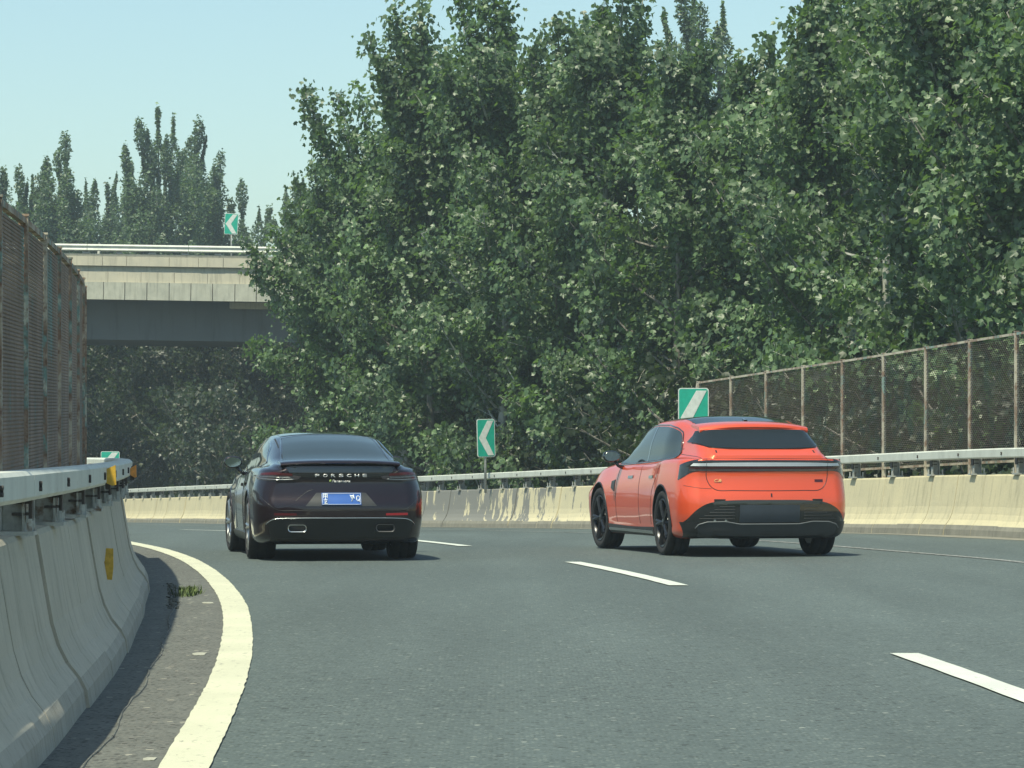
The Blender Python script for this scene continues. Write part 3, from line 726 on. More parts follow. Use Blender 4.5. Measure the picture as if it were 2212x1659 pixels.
for i, y in enumerate([112, 117, 122]):
    p = behind(RBX, y, 3.2); copy_tree(shr[i % 2], ['low shrub in front of the overpass, nearest of the three', 'low shrub in front of the overpass, middle of the three', 'low shrub right under the front edge of the overpass'][i], (p.x, p.y, GZ), i*2.7, .72, 'low shrubs in front of the overpass')
for i, y in enumerate([133, 137, 155, 159, 163, 167]):
    p = behind(RBX, y, 3.4); copy_tree(shr[i % 2], 'low shrub at the foot of the thicket beyond the overpass, '+['first', 'second', 'third', 'fourth', 'fifth', 'sixth'][i]+' away from the bridge', (p.x, p.y, GZ), i*2.7, 1.2, 'shrubs beneath the overpass')

# poplars beyond the overpass
def poplar(label, vx, d, tips, seed, group=None, nl=16, Rc=2.0):
    b = base_at(vx, d); rng = random.Random(seed)
    topy = min(t[1] for t in tips); H = P(vx, topy, d).z-GZ
    tp = []
    for (x, y) in tips:
        p = P(x, y, d+rng.uniform(-2, 2))-b; tp.append((p.x, p.y, p.z, 1.))
    # spires: narrow upright limbs covered with leaves
    rg = np.random.default_rng(seed); root = empty('poplar_tree', b); tag(root, label, 'tree', group)
    mb = MB(); tr = curve((0, 0, 0), (0, 0, H*.8), .02, rg, 8); mb.tube([tuple(p) for p in tr], [.25*(1-.8*i/7)+.02 for i in range(8)], 8); mb.build('trunk', M['bark_pale'], root, smooth=True)
    C = []; tw = MB()
    def spire(tip, base_h, r):
        a = np.array((tip[0]*.25, tip[1]*.25, base_h)); bb = np.array(tip[:3]); L = np.linalg.norm(bb-a)
        c = curve(a, bb, .25, rg, 9); tw.tube([tuple(p) for p in c], [.07*(1-.85*i/8)+.01 for i in range(9)], 5, cap=False)
        n = int(L*230); s = rg.uniform(.1, 1.0, n)**.85; i = s*8; j = np.minimum(i.astype(int), 7); p = c[j]+(c[j+1]-c[j])*(i-j)[:, None]
        rad = r*np.sin(np.pi*np.clip(s*.93+.03, 0, 1))**.6*(.55+.45*np.sin(s*L*2.1+tip[0]))
        ang = rg.uniform(0, 6.283, n); rr = rad*np.sqrt(rg.uniform(0.02, 1, n))
        q = p+np.stack([np.cos(ang)*rr, np.sin(ang)*rr, rg.normal(size=n)*.15], 1); C.append(q)
    for t_ in tp: spire(t_, max(2, t_[2]-rg.uniform(6, 9)), rg.uniform(.5, .8))
    for k in range(nl):
        a = rg.uniform(0, 6.28); rr = Rc*rg.uniform(.3, 1.0); hh = H*rg.uniform(.40, .88)
        spire((math.cos(a)*rr, math.sin(a)*rr, hh), max(1, hh-rg.uniform(5, 8)), rg.uniform(.6, 1.15))
    for k in range(int(nl*2.8)):
        a = rg.uniform(0, 6.28); rr = Rc*1.15*math.sqrt(rg.uniform(0.05, 1)); hh = H*rg.uniform(.25, .90)*(1-.10*rr/Rc)
        n = 380; q = rg.normal(size=(n, 3)); q /= np.linalg.norm(q, axis=1)[:, None]; q *= (rg.uniform(0, 1, n)**.45)[:, None]; q = q*np.array([.62, .62, 1.45])*rg.uniform(.7, 1.1); q[:, 0] += q[:, 2]*math.cos(a)*.18; q[:, 1] += q[:, 2]*math.sin(a)*.18; q += np.array([math.cos(a)*rr, math.sin(a)*rr, hh]); C.append(q)
    C = np.concatenate(C); tw.build('branches', M['bark_pale'], root, kind='stuff')
    me = leaves_mesh('crown', C, .21, rg, M['leaf_poplar'], kind='narrow'); cr = bpy.data.objects.new('crown', me); link(cr, root); cr['kind'] = 'stuff'
    global NLEAF; NLEAF += len(C)
    return root
GP = 'poplars beyond the overpass'
P1 = poplar('leafiest poplar with a cluster of tall spires behind the middle of the overpass', 345, 195, [(300,262),(318,285),(341,236),(375,255),(270,318),(360,300),(330,330),(395,330)], 31, GP, 24, 2.4)
P2 = poplar('poplar with forked spires just left of the overpass sign', 435, 200, [(432,262),(445,300),(412,300),(478,330),(462,365),(400,340)], 32, GP, 18, 1.9)
P3 = poplar('pale poplar with one spire leaning left, above the end of the left fence', 125, 190, [(140,290),(125,330),(100,345),(148,365),(70,385),(95,370)], 33, GP, 20, 2.0)
P4 = poplar('poplar at the far left edge above the rusty fence', 15, 188, [(-10,350),(8,368),(40,365),(60,400),(-40,340)], 34, GP, 16, 1.9)
P5 = poplar('low poplar between the left and the tallest poplars', 215, 205, [(185,400),(205,395),(232,400),(252,380)], 35, GP, 18, 2.2)
P6 = poplar('single thin poplar spire right of the overpass sign', 525, 210, [(522,392),(560,455),(583,450)], 36, GP, 8, 1.2)
P7 = poplar('poplar peeping over the broadleaf tree right of the overpass sign', 640, 205, [(617,412),(640,402),(655,390),(668,420)], 37, GP, 16, 1.8)
P8 = poplar('slim poplar spires rising behind the trees at the top centre', 1490, 150, [(1432,30),(1467,-20),(1500,-15),(1512,10),(1562,15),(1552,60)], 38, GP, 8, 1.8)
for i, (vx, d, s) in enumerate([(-60, 215, 1.0), (70, 220, .9), (170, 222, .85), (290, 225, .98), (480, 222, .74), (570, 226, .66), (700, 222, .78)]):
    b = base_at(vx, d); copy_tree([P1, P3, P5][i % 3] if i < 4 else P5, 'hazy poplar of the farthest row, '+['leftmost, behind the rusty fence', 'second from the left', 'behind the pale leaning poplar', 'behind the tallest spires', 'just left of the overpass sign', 'just right of the overpass sign', 'rightmost, behind the broadleaf tree'][i], b, i*1.3, s if i < 4 else s*1.15, 'farthest poplars')

rg = np.random.default_rng(5); n = 7000  # unseen leaf belt added behind the camera for darker car reflections
C = np.stack([rg.uniform(-45, 110, n), rg.uniform(-120, -100, n), rg.uniform(0, 1, n)], 1); C[:, 2] = -2.6+C[:, 2]*(8+3*np.sin(C[:, 0]*.17)+2.5*np.sin(C[:, 0]*.53))
me = leaves_mesh('added_wood', C, 1.5, rg, M['leaf_broad']); o = bpy.data.objects.new('added_wood', me); link(o); tag(o, 'unseen wood added behind the viewpoint to darken reflections in the car paint', kind='stuff')
# ------------------------------------------------------------------ cars
def paint_mat(name, c, metal=.35, rough=.38, coat=1.0, flake=.0, **k):
    t = NT(name); q = t.noise(t.coord(), 350, 2)
    t.col(t.mix(flake, c, t.ramp(q, [(.3, .6), (.7, 1.3)]), 'MULTIPLY')) if flake else t.col(c)
    t.set(Metallic=metal, Roughness=rough); t.b.inputs['Coat Weight'].default_value = coat; t.b.inputs['Coat Roughness'].default_value = .04
    for a, b in k.items(): t.b.inputs[a.replace('_', ' ')].default_value = b
    M[name] = t.m
paint_mat('paint_orange', (.90, .105, .032), .38, .36, flake=.15)
paint_mat('paint_plum', (.013, .0045, .0065), .35, .32, flake=.3, Specular_IOR_Level=.2)
simple('trim_black', (.014, .014, .015), .38, var=.1)
simple('lip_grey', (.16, .17, .175), .4)
simple('trim_satin', (.035, .036, .038), .5, var=.15)
simple('underbody', (.008, .008, .008), .9)
t = simple('gloss_black', (.006, .006, .007), .12); t.b.inputs['Coat Weight'].default_value = 1
t = simple('glass_dark', (.012, .016, .016), .05, var=0.); t.b.inputs['IOR'].default_value = 1.55
t = simple('glass_tint', (.024, .034, .034), .04, var=0.); t.b.inputs['IOR'].default_value = 1.6
simple('interior', (.02, .02, .02), .9)
simple('tyre', (.018, .018, .019), .85, var=.3, scale=20)
simple('rim_dark', (.03, .03, .033), .3, .6)
simple('rim_silver', (.45, .46, .46), .28, .9)
simple('chrome', (.75, .77, .77), .12, 1.0, var=0)
simple('brushed', (.48, .50, .50), .22, .9, var=.05)
simple('chrome_sky_pale', (.80, .82, .84), .45, .0, var=.05)  # chrome strip: bright sky reflection put into a matt pale colour
simple('lamp_red', (.07, .008, .010), .15, var=.1)
simple('lamp_red_bright', (.28, .012, .018), .25, var=.1)
simple('lamp_clear', (.10, .085, .09), .12, .2, var=.2, scale=30)
simple('letter_silver', (.78, .76, .74), .35, .3, var=0)
simple('plate_blue', (.035, .12, .42), .4, var=.1)
simple('plate_white', (.75, .80, .85), .4, var=0)
simple('plate_blank', (.028, .036, .048), .45, var=.15)
simple('badge_gold', (.8, .45, .18), .35, .4, var=.1)
simple('mirror_glass', (.25, .30, .32), .05, .9, var=0)
simple('script_green', (.45, .6, .15), .4, var=0)

def catmull(P_, n=6):
    out = []; m = len(P_)
    for i in range(m-1):
        p0 = P_[i-1] if i else P_[i]; p1 = P_[i]; p2 = P_[i+1]; p3 = P_[i+2] if i+2 < m else P_[i+1]
        for k in range(n):
            t = k/n; t0 = 0.; d = [max(1e-4, math.dist(a, b)**.5) for a, b in ((p0, p1), (p1, p2), (p2, p3))]
            t1 = d[0]; t2 = t1+d[1]; t3 = t2+d[2]; u = t1+(t2-t1)*t
            def L(a, b, ta, tb): return tuple(x*(tb-u)/(tb-ta)+y*(u-ta)/(tb-ta) for x, y in zip(a, b))
            if i == 0: t0 = -1e-4
            a1 = L(p0, p1, t0, t1) if i else p1; a2 = L(p1, p2, t1, t2); a3 = L(p2, p3, t2, t3) if i+2 < m else p2
            b1 = L(a1, a2, t0, t2); b2 = L(a2, a3, t1, t3); out.append(L(b1, b2, t1, t2))
    out.append(P_[-1]); return out

class Car:
    def __init__(s, name, label, loc, rz, spec):
        s.sp = spec; s.root = empty(name, loc, rz); tag(s.root, label, 'car')
        S_ = {k: spl(v) for k, v in spec['curves'].items()}; L = spec['L']; rc = spec['rc']; ra = spec['ra']
        ys = sorted(set([0, .002, .008, .02, .04, .07, .1, .14, .18, .23] + [rc+(L-rc-.3)*i/84 for i in range(85)] + [L-.25, L-.18, L-.12, L-.07, L-.035, L-.012, L]))
        s.S = S_; xr = spl(spec['xr']); FO = spec.get('fo', 1.3)
        rows = []
        for y in ys:
            W = S_['W'](y); zb_ = S_['zb'](y); wsh = S_['wsh'](y); zsh = S_['zsh'](y); wg = S_['wg'](y); wr = S_['wr'](y); zr = S_['zr'](y); zc = S_['zc'](y)
            wm = S_['wm'](y)
            key = [(0, zb_), (W*.6, zb_), (W*.90, zb_+.005), (W*.965, zb_+.05), (W*.985, zb_+.16), (W, .50+.0*zb_), (W*.995, (.5+zsh)/2+.02), (wsh+.5*(W-wsh), zsh-.09), (wsh, zsh), (wg, zsh+(.035 if wg < wsh-.04 else .03)), (wm, (zsh+.03+zr)*.5+.02), (wr, zr), (wr*.86, zr+(zc-zr)*.45), (wr*.5, zc-(zc-zr)*.12), (0, zc)]
            # keep heights rising
            for i in range(1, len(key)):
                if key[i][1] < key[i-1][1]: key[i] = (key[i][0], key[i-1][1]+.001)
            o = catmull(key, 6)
            f = 1.0
            if y < rc: q = 1-y/rc; f = 1-ra/max(.3, W)*(1-math.sqrt(max(0, 1-q*q)))
            if y > L-.35: q = 1-(L-y)/.35; f = 1-.38/max(.3, W)*(1-math.sqrt(max(0, 1-q*q)))
            fall = max(0., 1-y/FO); fall = fall*fall*(3-2*fall)
            rows.append([Vector((a*f*spec.get('ws', 1.), y+xr(z)*fall, z)) for a, z in o])
        n = len(rows[0]); v = []; f = []
        for r in rows: v += [Vector((-p.x, p.y, p.z)) for p in r] + list(r)     # left half then right half
        W2 = 2*n
        for i in range(len(rows)-1):
            a, b = i*W2, (i+1)*W2
            for k in range(n-1):
                f.append((a+k, b+k, b+k+1, a+k+1)); f.append((a+n+k, a+n+k+1, b+n+k+1, b+n+k))
        # end caps: horizontal rows across
        for base, sg in ((0, -1), ((len(rows)-1)*W2, 1)):
            m = 12; idx = []
            for k in range(n):
                lp = v[base+k]; rp = v[base+n+k]; row_ = [base+k]
                for j in range(1, m):
                    t_ = j/m; p = lp.lerp(rp, t_); hw = rp.x; p.y += sg*.075*(hw*hw/.5)*(1-(2*t_-1)**2); row_.append(len(v)); v.append(p)
                row_.append(base+n+k); idx.append(row_)
            for k in range(n-1):
                for j in range(m):
                    q = (idx[k][j], idx[k][j+1], idx[k+1][j+1], idx[k+1][j]); f.append(q if sg < 0 else q[::-1])
        me = bpy.data.meshes.new('body'); me.from_pydata([tuple(p) for p in v], [], f)
        bm = bmesh.new(); bm.from_mesh(me); bmesh.ops.remove_doubles(bm, verts=bm.verts, dist=.0004); bmesh.ops.dissolve_degenerate(bm, edges=bm.edges, dist=.0003)
        bmesh.ops.recalc_face_normals(bm, faces=bm.faces); s.bvh = BVHTree.FromBMesh(bm); bm.to_mesh(me); bm.free()
        me.materials.append(M[spec['paint']]); me.materials.append(M['underbody'])
        s.body = bpy.data.objects.new('body', me); link(s.body, s.root)
        # wheel wells
        cut = MB()
        for y in (spec['ry'], spec['fy']):
            for sg in (-1, 1):
                c = MB(); r = spec['wr']; xs = [sg*.57, sg*1.3]; k = 44
                c.v = [(x, y+r*math.cos(2*math.pi*i/k), spec['tr']+.015+r*math.sin(2*math.pi*i/k)) for x in xs for i in range(k)]
                c.f = [(i, (i+1) % k, (i+1) % k+k, i+k) for i in range(k)]+[tuple(range(k)), tuple(range(k, 2*k))[::-1]]
                cut.add(c.v, c.f)
        co = cut.build('cutter', M['underbody']); fix_normals(co.data)
        m_ = s.body.modifiers.new('arches', 'BOOLEAN'); m_.operation = 'DIFFERENCE'; m_.solver = 'EXACT'; m_.object = co; m_.use_self = False
        co.parent = s.root
        dg = bpy.context.evaluated_depsgraph_get(); nm = bpy.data.meshes.new_from_object(s.body.evaluated_get(dg))
        s.body.modifiers.clear(); s.body.data = nm; bpy.data.objects.remove(co)
        for p in nm.polygons:
            c = p.center
            near = any(abs(math.hypot(c.y-y, c.z-spec['tr']-.015)-spec['wr']) < .02 for y in (spec['ry'], spec['fy'])) and abs(c.x) < .95
            flat = abs(abs(c.x)-.57) < .003
            if near and abs(p.normal.x) < .35 or flat: p.material_index = 1
            elif c.z < spec.get('clad', .0) : p.material_index = 1
        nm.polygons.foreach_set('use_smooth', [True]*len(nm.polygons))
        nm.set_sharp_from_angle(angle=R_(38))
        nm.update()
    def hit(s, mode, u, z, off=0.):
        if mode == 'rear': o, d = Vector((u, -2, z)), Vector((0, 1, 0))
        elif mode == 'left': o, d = Vector((-3, u, z)), Vector((1, 0, 0))
        elif mode == 'right': o, d = Vector((3, u, z)), Vector((-1, 0, 0))
        else: o, d = Vector((u, z, 4)), Vector((0, 0, -1))
        h = s.bvh.ray_cast(o, d)
        if h[0] is None:
            h = s.bvh.find_nearest(o+d*(2.2 if mode != 'top' else 2.6))
            return h[0]+h[1]*off
        n = h[1] if h[1].dot(d) < 0 else -h[1]
        return h[0]+n*off
    def patch(s, name, mode, lo, hi, mat, off=.004, nu=28, nv=8, thick=.008, parent=None, smooth_u=True):
        """surface piece lying on the body between two curves given in the view 'mode'"""
        def res(c, n):
            if len(c) > 2 and smooth_u: c = catmull([tuple(p) for p in c], 8)
            l = [0]; 
            for a, b in zip(c, c[1:]): l.append(l[-1]+math.dist(a, b))
            return [tuple(np.interp(l[-1]*i/n, l, [p[k] for p in c]) for k in (0, 1)) for i in range(n+1)]
        A, B = res(lo, nu), res(hi, nu); mb = MB()
        for j in range(nv+1):
            t_ = j/nv
            for i in range(nu+1):
                u = A[i][0]*(1-t_)+B[i][0]*t_; z = A[i][1]*(1-t_)+B[i][1]*t_; mb.v.append(s.hit(mode, u, z, off))
        n1 = nu+1
        for j in range(nv):
            for i in range(nu): mb.f.append((j*n1+i, j*n1+i+1, (j+1)*n1+i+1, (j+1)*n1+i)); mb.mi.append(0)
        # skirt into the body
        ring = [i for i in range(n1)]+[j*n1+nu for j in range(1, nv+1)]+[nv*n1+i for i in range(nu-1, -1, -1)]+[j*n1 for j in range(nv-1, 0, -1)]
        b0 = len(mb.v)
        dr = {'rear': Vector((0, 1, 0)), 'left': Vector((1, 0, 0)), 'right': Vector((-1, 0, 0)), 'top': Vector((0, 0, -1))}[mode]
        for i in ring: mb.v.append(Vector(mb.v[i])+dr*(off+thick))
        for k in range(len(ring)): mb.f.append((ring[k], ring[(k+1) % len(ring)], b0+(k+1) % len(ring), b0+k)); mb.mi.append(0)
        o = mb.build(name, M[mat], parent or s.root, smooth=True); fix_normals(o.data); o.data.set_sharp_from_angle(angle=R_(50)); return o
    def line(s, name, mode, pts, r=.004, mat='trim_black', off=0., n=40, parent=None, smooth_u=True):
        c = catmull([tuple(p) for p in pts], 10) if len(pts) > 2 and smooth_u else pts
        l = [0]
        for a, b in zip(c, c[1:]): l.append(l[-1]+math.dist(a, b))
        P_ = [s.hit(mode, np.interp(l[-1]*i/n, l, [p[0] for p in c]), np.interp(l[-1]*i/n, l, [p[1] for p in c]), off) for i in range(n+1)]
        mb = MB(); mb.tube(P_, r, 6); return mb.build(name, M[mat], parent or s.root, smooth=True)
    def text(s, name, body, mode, cx, cz, width, height, mat, off=.006, shear=0., space=1.0, parent=None):
        cu = bpy.data.curves.new(name, 'FONT'); cu.body = body; cu.size = 1; cu.align_x = 'CENTER'; cu.space_character = space; cu.shear = shear; cu.offset = .012
        ob = bpy.data.objects.new(name, cu); COL.objects.link(ob); bpy.context.view_layer.update()
        me = bpy.data.meshes.new_from_object(ob.evaluated_get(bpy.context.evaluated_depsgraph_get())); bpy.data.objects.remove(ob)
        xs = [v.co.x for v in me.vertices]; zs = [v.co.y for v in me.vertices]; sx = width/(max(xs)-min(xs)); sz = height/(max(zs)-min(zs)); mx_ = (max(xs)+min(xs))/2; mz = (max(zs)+min(zs))/2
        for v in me.vertices: v.co = s.hit(mode, cx+(v.co.x-mx_)*sx, cz+(v.co.y-mz)*sz, off)
        me.materials.clear(); me.materials.append(M[mat]); o = bpy.data.objects.new(name, me); link(o, parent or s.root)
        m_ = o.modifiers.new('depth', 'SOLIDIFY'); m_.thickness = .004; m_.offset = 0; return o
    def wheel(s, x, y, r, wd, rimmat, spokes, sg, steer=0.):
        e = bpy.data.objects.new('wheel', None); link(e, s.root); e.location = (x, y, r); e.rotation_euler = (0, 0, steer)
        rr = r*.74; h = wd/2
        mb = MB(); mb.lathe([(-h*.80, rr), (-h*.96, rr+.02), (-h, r*.90), (-h*.94, r*.965), (-h*.78, r*.992), (-h*.35, r), (-h*.33, r-.008), (-h*.27, r-.008), (-h*.25, r), (h*.25, r), (h*.27, r-.008), (h*.33, r-.008), (h*.35, r), (h*.78, r*.992), (h*.94, r*.965), (h, r*.90), (h*.96, rr+.02), (h*.80, rr)], 48)
        ty = mb.build('tyre', M['tyre'], e, smooth=True); fix_normals(ty.data)
        mb = MB(); o = sg*h
        mb.lathe([(o*.88, rr+.004), (o*.93, rr-.004), (o*.90, rr-.018), (o*.70, rr-.03), (-o*.75, rr-.03), (-o*.75, .0)], 48)
        for k in range(spokes):
            a = 2*math.pi*k/spokes
            for da in (-.085, .085):
                c1 = Vector((o*.72, math.cos(a)*.055, math.sin(a)*.055)); c2 = Vector((o*.86, math.cos(a+da)*(rr-.012), math.sin(a+da)*(rr-.012)))
                mb.tube([c1, c1.lerp(c2, .5)+Vector((o*.06, 0, 0)), c2], [.024, .018, .020], 6)
        mb.lathe([(o*.86, .0), (o*.86, .045), (o*.72, .07), (o*.4, .08)], 20)
        rm = mb.build('rim', M[rimmat], e, smooth=True); rm.data.set_sharp_from_angle(angle=R_(40))
        mb = MB(); mb.lathe([(o*.30, .0), (o*.30, rr*.86), (o*.22, rr*.86), (o*.22, 0)], 32); mb.build('brake_disc', M['trim_satin'], e, smooth=False)
        return e
    def mirror(s, sg, x, y, z, paint, stalk=.14):
        e = bpy.data.objects.new('mirror', None); link(e, s.root); e.location = (sg*x, y, z)
        bm = bmesh.new(); bmesh.ops.create_uvsphere(bm, u_segments=20, v_segments=12, radius=1)
        for v in bm.verts:
            q = v.co; q.x *= .125*(1-.25*max(0, sg*q.x)) ; q.z *= .070; q.y = .10*q.y if q.y > 0 else .045*q.y
        me = bpy.data.meshes.new('mirror_shell'); bm.to_mesh(me); bm.free(); me.materials.append(M[paint]); me.polygons.foreach_set('use_smooth', [True]*len(me.polygons))
        link(bpy.data.objects.new('mirror_shell', me), e)
        mb = MB(); out = [(.105*math.cos(a)*(1 if math.cos(a)*sg < 0 else .8), .056*math.sin(a)) for a in [2*math.pi*k/20 for k in range(20)]]
        mb.add([(px, -.046, pz) for px, pz in out]+[(px, -.030, pz) for px, pz in out], [tuple(range(20)), tuple(range(20, 40))[::-1]]+[(i, i+20, (i+1) % 20+20, (i+1) % 20) for i in range(20)])
        o = mb.build('mirror_glass', M['mirror_glass'], e); fix_normals(o.data)
        mb = MB(); mb.tube([(-sg*.05, .03, -.05), (-sg*.10, .03, -.11), (-sg*(stalk+.06), .03, -.15)], [.022, .02, .03], 8); mb.build('mirror_arm', M['gloss_black'], e, smooth=True)

# --- the orange car
ospec = dict(L=4.95, rc=.30, ra=.20, ry=.93, fy=3.93, wr=.415, tr=.370, paint='paint_orange', fo=1.5, clad=.0,
  xr=[(.1, .10), (.22, .07), (.36, .03), (.50, .0), (.62, .0), (.75, .03), (.90, .055), (1.00, .05), (1.08, .03), (1.13, .02), (1.17, .10), (1.25, .24), (1.42, .50), (1.50, .56), (1.6, .60)],
  curves=dict(
   W=[(0, .955), (.3, .985), (.93, 1.0), (1.4, .975), (2.2, .955), (3.2, .965), (3.93, .995), (4.5, .96), (4.95, .82)],
   zb=[(0, .24), (.5, .20), (1.2, .20), (3.9, .19), (4.6, .20), (4.95, .26)],
   wsh=[(0, .90), (.4, .935), (.93, .95), (1.5, .915), (2.4, .90), (3.4, .90), (3.93, .91), (4.5, .86), (4.95, .70)],
   zsh=[(0, 1.08), (.5, 1.085), (.93, 1.075), (1.5, 1.03), (2.4, 1.0), (3.2, .985), (3.9, .955), (4.5, .83), (4.95, .58)],
   wg=[(0, .735), (.4, .755), (.93, .79), (1.5, .845), (2.4, .855), (3.0, .85), (3.4, .86), (3.9, .86), (4.5, .78), (4.95, .60)],
   wm=[(0, .685), (.4, .70), (.93, .73), (1.5, .785), (2.4, .79), (3.0, .80), (3.4, .82), (3.9, .80), (4.5, .70), (4.95, .52)],
   wr=[(0, .62), (.4, .63), (.93, .655), (1.5, .68), (2.2, .68), (2.8, .69), (3.3, .76), (3.9, .72), (4.5, .6), (4.95, .45)],
   zr=[(0, 1.435), (.4, 1.45), (.93, 1.482), (1.5, 1.515), (2.1, 1.505), (2.5, 1.45), (2.9, 1.30), (3.3, 1.07), (3.6, 1.02), (4.1, .975), (4.6, .83), (4.95, .62)],
   zc=[(0, 1.495), (.4, 1.51), (.93, 1.548), (1.5, 1.588), (2.0, 1.58), (2.5, 1.52), (2.9, 1.36), (3.3, 1.12), (3.6, 1.06), (4.1, 1.01), (4.6, .86), (4.95, .65)]))
OC = Car('car', 'bright orange estate car in the right lane with black wheels and rear light bar', (2.86, 39.65, g_z(40)), R_(12.4), ospec)
c = OC
# rear window
c.patch('rear_window', 'rear', [(-.715, 1.285), (-.62, 1.230), (-.4, 1.213), (.4, 1.213), (.62, 1.230), (.715, 1.285)], [(-.648, 1.405), (-.5, 1.420), (0, 1.426), (.5, 1.420), (.648, 1.405)], 'glass_dark', .010, 60, 16)
c.line('window_surround', 'rear', [(-.64, 1.41), (-.710, 1.272), (-.615, 1.222), (-.4, 1.206), (.4, 1.206), (.615, 1.222), (.710, 1.272), (.64, 1.41)], .005, 'trim_black', .002, 90, smooth_u=False)
# roof spoiler
def spoiler(c, name, hw, y0, y1, z0, z1, mat, drop=.04, lip=.022):
    mb = MB(); n = 24
    prof = [(y1, z1), (y0+.05, z0+.016), (y0+.01, z0), (y0, z0-lip*.5), (y0+.01, z0-lip), (y0+.12, z0-lip-.005), (y1, z1-.05)]
    for i in range(n+1):
        u = -1+2*i/n; x = u*hw; e = abs(u)**2.6
        for (y, z) in prof: mb.v.append((x, y+.09*e, z-drop*e))
    m = len(prof)
    for i in range(n):
        for k in range(m): q = i*m; mb.f.append((q+k, q+(k+1) % m, q+m+(k+1) % m, q+m+k)); mb.mi.append(0)
    mb.f += [tuple(range(m)), tuple(range(n*m, n*m+m))]; mb.mi += [0, 0]
    o = mb.build(name, M[mat], c.root, smooth=True); fix_normals(o.data); o.data.set_sharp_from_angle(angle=R_(40)); return o
sp = spoiler(c, 'roof_spoiler', .635, .47, .84, 1.484, 1.524, 'paint_orange', .04, .052)
c.patch('roof_glass', 'top', [(-.56, .90), (0, .86), (.56, .90)], [(-.60, 2.45), (0, 2.55), (.60, 2.45)], 'glass_dark', .004, 20, 24)
# side windows
for mode in ('left', 'right'):
    c.patch('side_window', mode, [(.93, 1.150), (1.02, 1.120), (1.5, 1.085), (2.05, 1.062)], [(.93, 1.165), (.96, 1.27), (1.06, 1.375), (1.28, 1.435), (1.6, 1.462), (2.05, 1.468)], 'glass_tint', .004, 26, 10)
    c.patch('side_window', mode, [(2.10, 1.062), (2.6, 1.045), (3.30, 1.025)], [(2.10, 1.467), (2.35, 1.452), (2.62, 1.38), (2.95, 1.23), (3.30, 1.04)], 'glass_tint', .004, 26, 10)
    c.patch('window_pillar', mode, [(2.05, 1.062), (2.10, 1.062)], [(2.05, 1.468), (2.10, 1.467)], 'gloss_black', .006, 3, 10)
    c.line('window_trim', mode, [(3.34, 1.025), (2.97, 1.25), (2.64, 1.40), (2.37, 1.472), (2.05, 1.487), (1.55, 1.482), (1.24, 1.45), (1.03, 1.395), (.925, 1.28), (.895, 1.16), (1.0, 1.108), (1.5, 1.070), (2.1, 1.047), (2.7, 1.03), (3.34, 1.01)], .010, 'gloss_black', .0, 90, smooth_u=False)
    c.line('door_gap', mode, [(3.13, .98), (3.15, .7), (3.12, .34)], .004, 'trim_black', -.001, 30)
    c.line('door_gap', mode, [(2.08, 1.03), (2.10, .7), (2.06, .34)], .004, 'trim_black', -.001, 30)
    c.line('door_gap', mode, [(1.06, 1.05), (1.18, .92), (1.42, .72), (1.50, .34)], .004, 'trim_black', -.001, 30)
    c.patch('door_handle', mode, [(1.40, .875), (1.62, .868)], [(1.40, .905), (1.62, .898)], 'gloss_black', .008, 6, 3)
    c.patch('door_handle', mode, [(2.42, .865), (2.64, .860)], [(2.42, .895), (2.64, .890)], 'gloss_black', .008, 6, 3)
    c.patch('fender_vent', mode, [(3.22, .70), (3.36, .74)], [(3.22, .84), (3.36, .82)], 'trim_black', .006, 6, 4)
    c.patch('side_sill', mode, [(1.38, .215), (2.5, .215), (3.48, .215)], [(1.38, .315), (2.5, .30), (3.48, .315)], 'trim_satin', .014, 20, 4)
    c.patch('sill_strip', mode, [(1.40, .245), (3.46, .245)], [(1.40, .272), (3.46, .272)], 'brushed', .022, 20, 2)
# tail light bar
c.patch('light_bar', 'rear', [(-.965, .862), (-.925, .895), (-.85, .948), (-.5, .955), (.5, .955), (.85, .948), (.925, .895), (.965, .862)], [(-.940, 1.03), (-.90, 1.06), (-.80, 1.088), (-.4, 1.098), (.4, 1.098), (.80, 1.088), (.90, 1.06), (.940, 1.03)], 'gloss_black', .005, 60, 6)
c.patch('chrome_strip', 'rear', [(-.86, 1.020), (-.5, 1.018), (.5, 1.018), (.86, 1.020)], [(-.83, 1.050), (-.5, 1.058), (.5, 1.058), (.83, 1.050)], 'chrome_sky_pale', .012, 50, 3)
c.patch('lamp_lens', 'rear', [(-.87, .966), (-.5, .966), (.5, .966), (.87, .966)], [(-.87, .978), (-.5, .980), (.5, .980), (.87, .978)], 'lamp_clear', .010, 50, 2)
c.patch('lamp_lens', 'rear', [(-.87, .990), (-.5, .992), (.5, .992), (.87, .990)], [(-.87, 1.000), (-.5, 1.004), (.5, 1.004), (.87, 1.000)], 'lamp_red', .010, 50, 2)
c.line('lamp_gap', 'rear', [(-.70, 1.10), (-.705, .95)], .003, 'trim_black', .010, 8)
c.line('lamp_gap', 'rear', [(.70, 1.10), (.705, .95)], .003, 'trim_black', .010, 8)
# tailgate gaps
c.line('tailgate_gap', 'rear', [(-.74, 1.21), (-.77, 1.17), (-.73, 1.105)], .004, 'trim_black', -.001, 20)
c.line('tailgate_gap', 'rear', [(.74, 1.21), (.77, 1.17), (.73, 1.105)], .004, 'trim_black', -.001, 20)
c.line('tailgate_gap', 'rear', [(-.705, .945), (-.70, .88), (-.665, .80), (-.60, .752), (-.4, .745), (0, .742), (.4, .745), (.60, .752), (.665, .80), (.70, .88), (.705, .945)], .0045, 'trim_black', -.001, 90)
c.line('bumper_gap', 'rear', [(-.93, .80), (-.80, .775), (-.65, .765)], .003, 'trim_black', -.001, 20)
c.patch('towing_cover', 'rear', [(.012, .672), (.028, .672)], [(.012, .712), (.028, .712)], 'trim_black', .004, 3, 3)
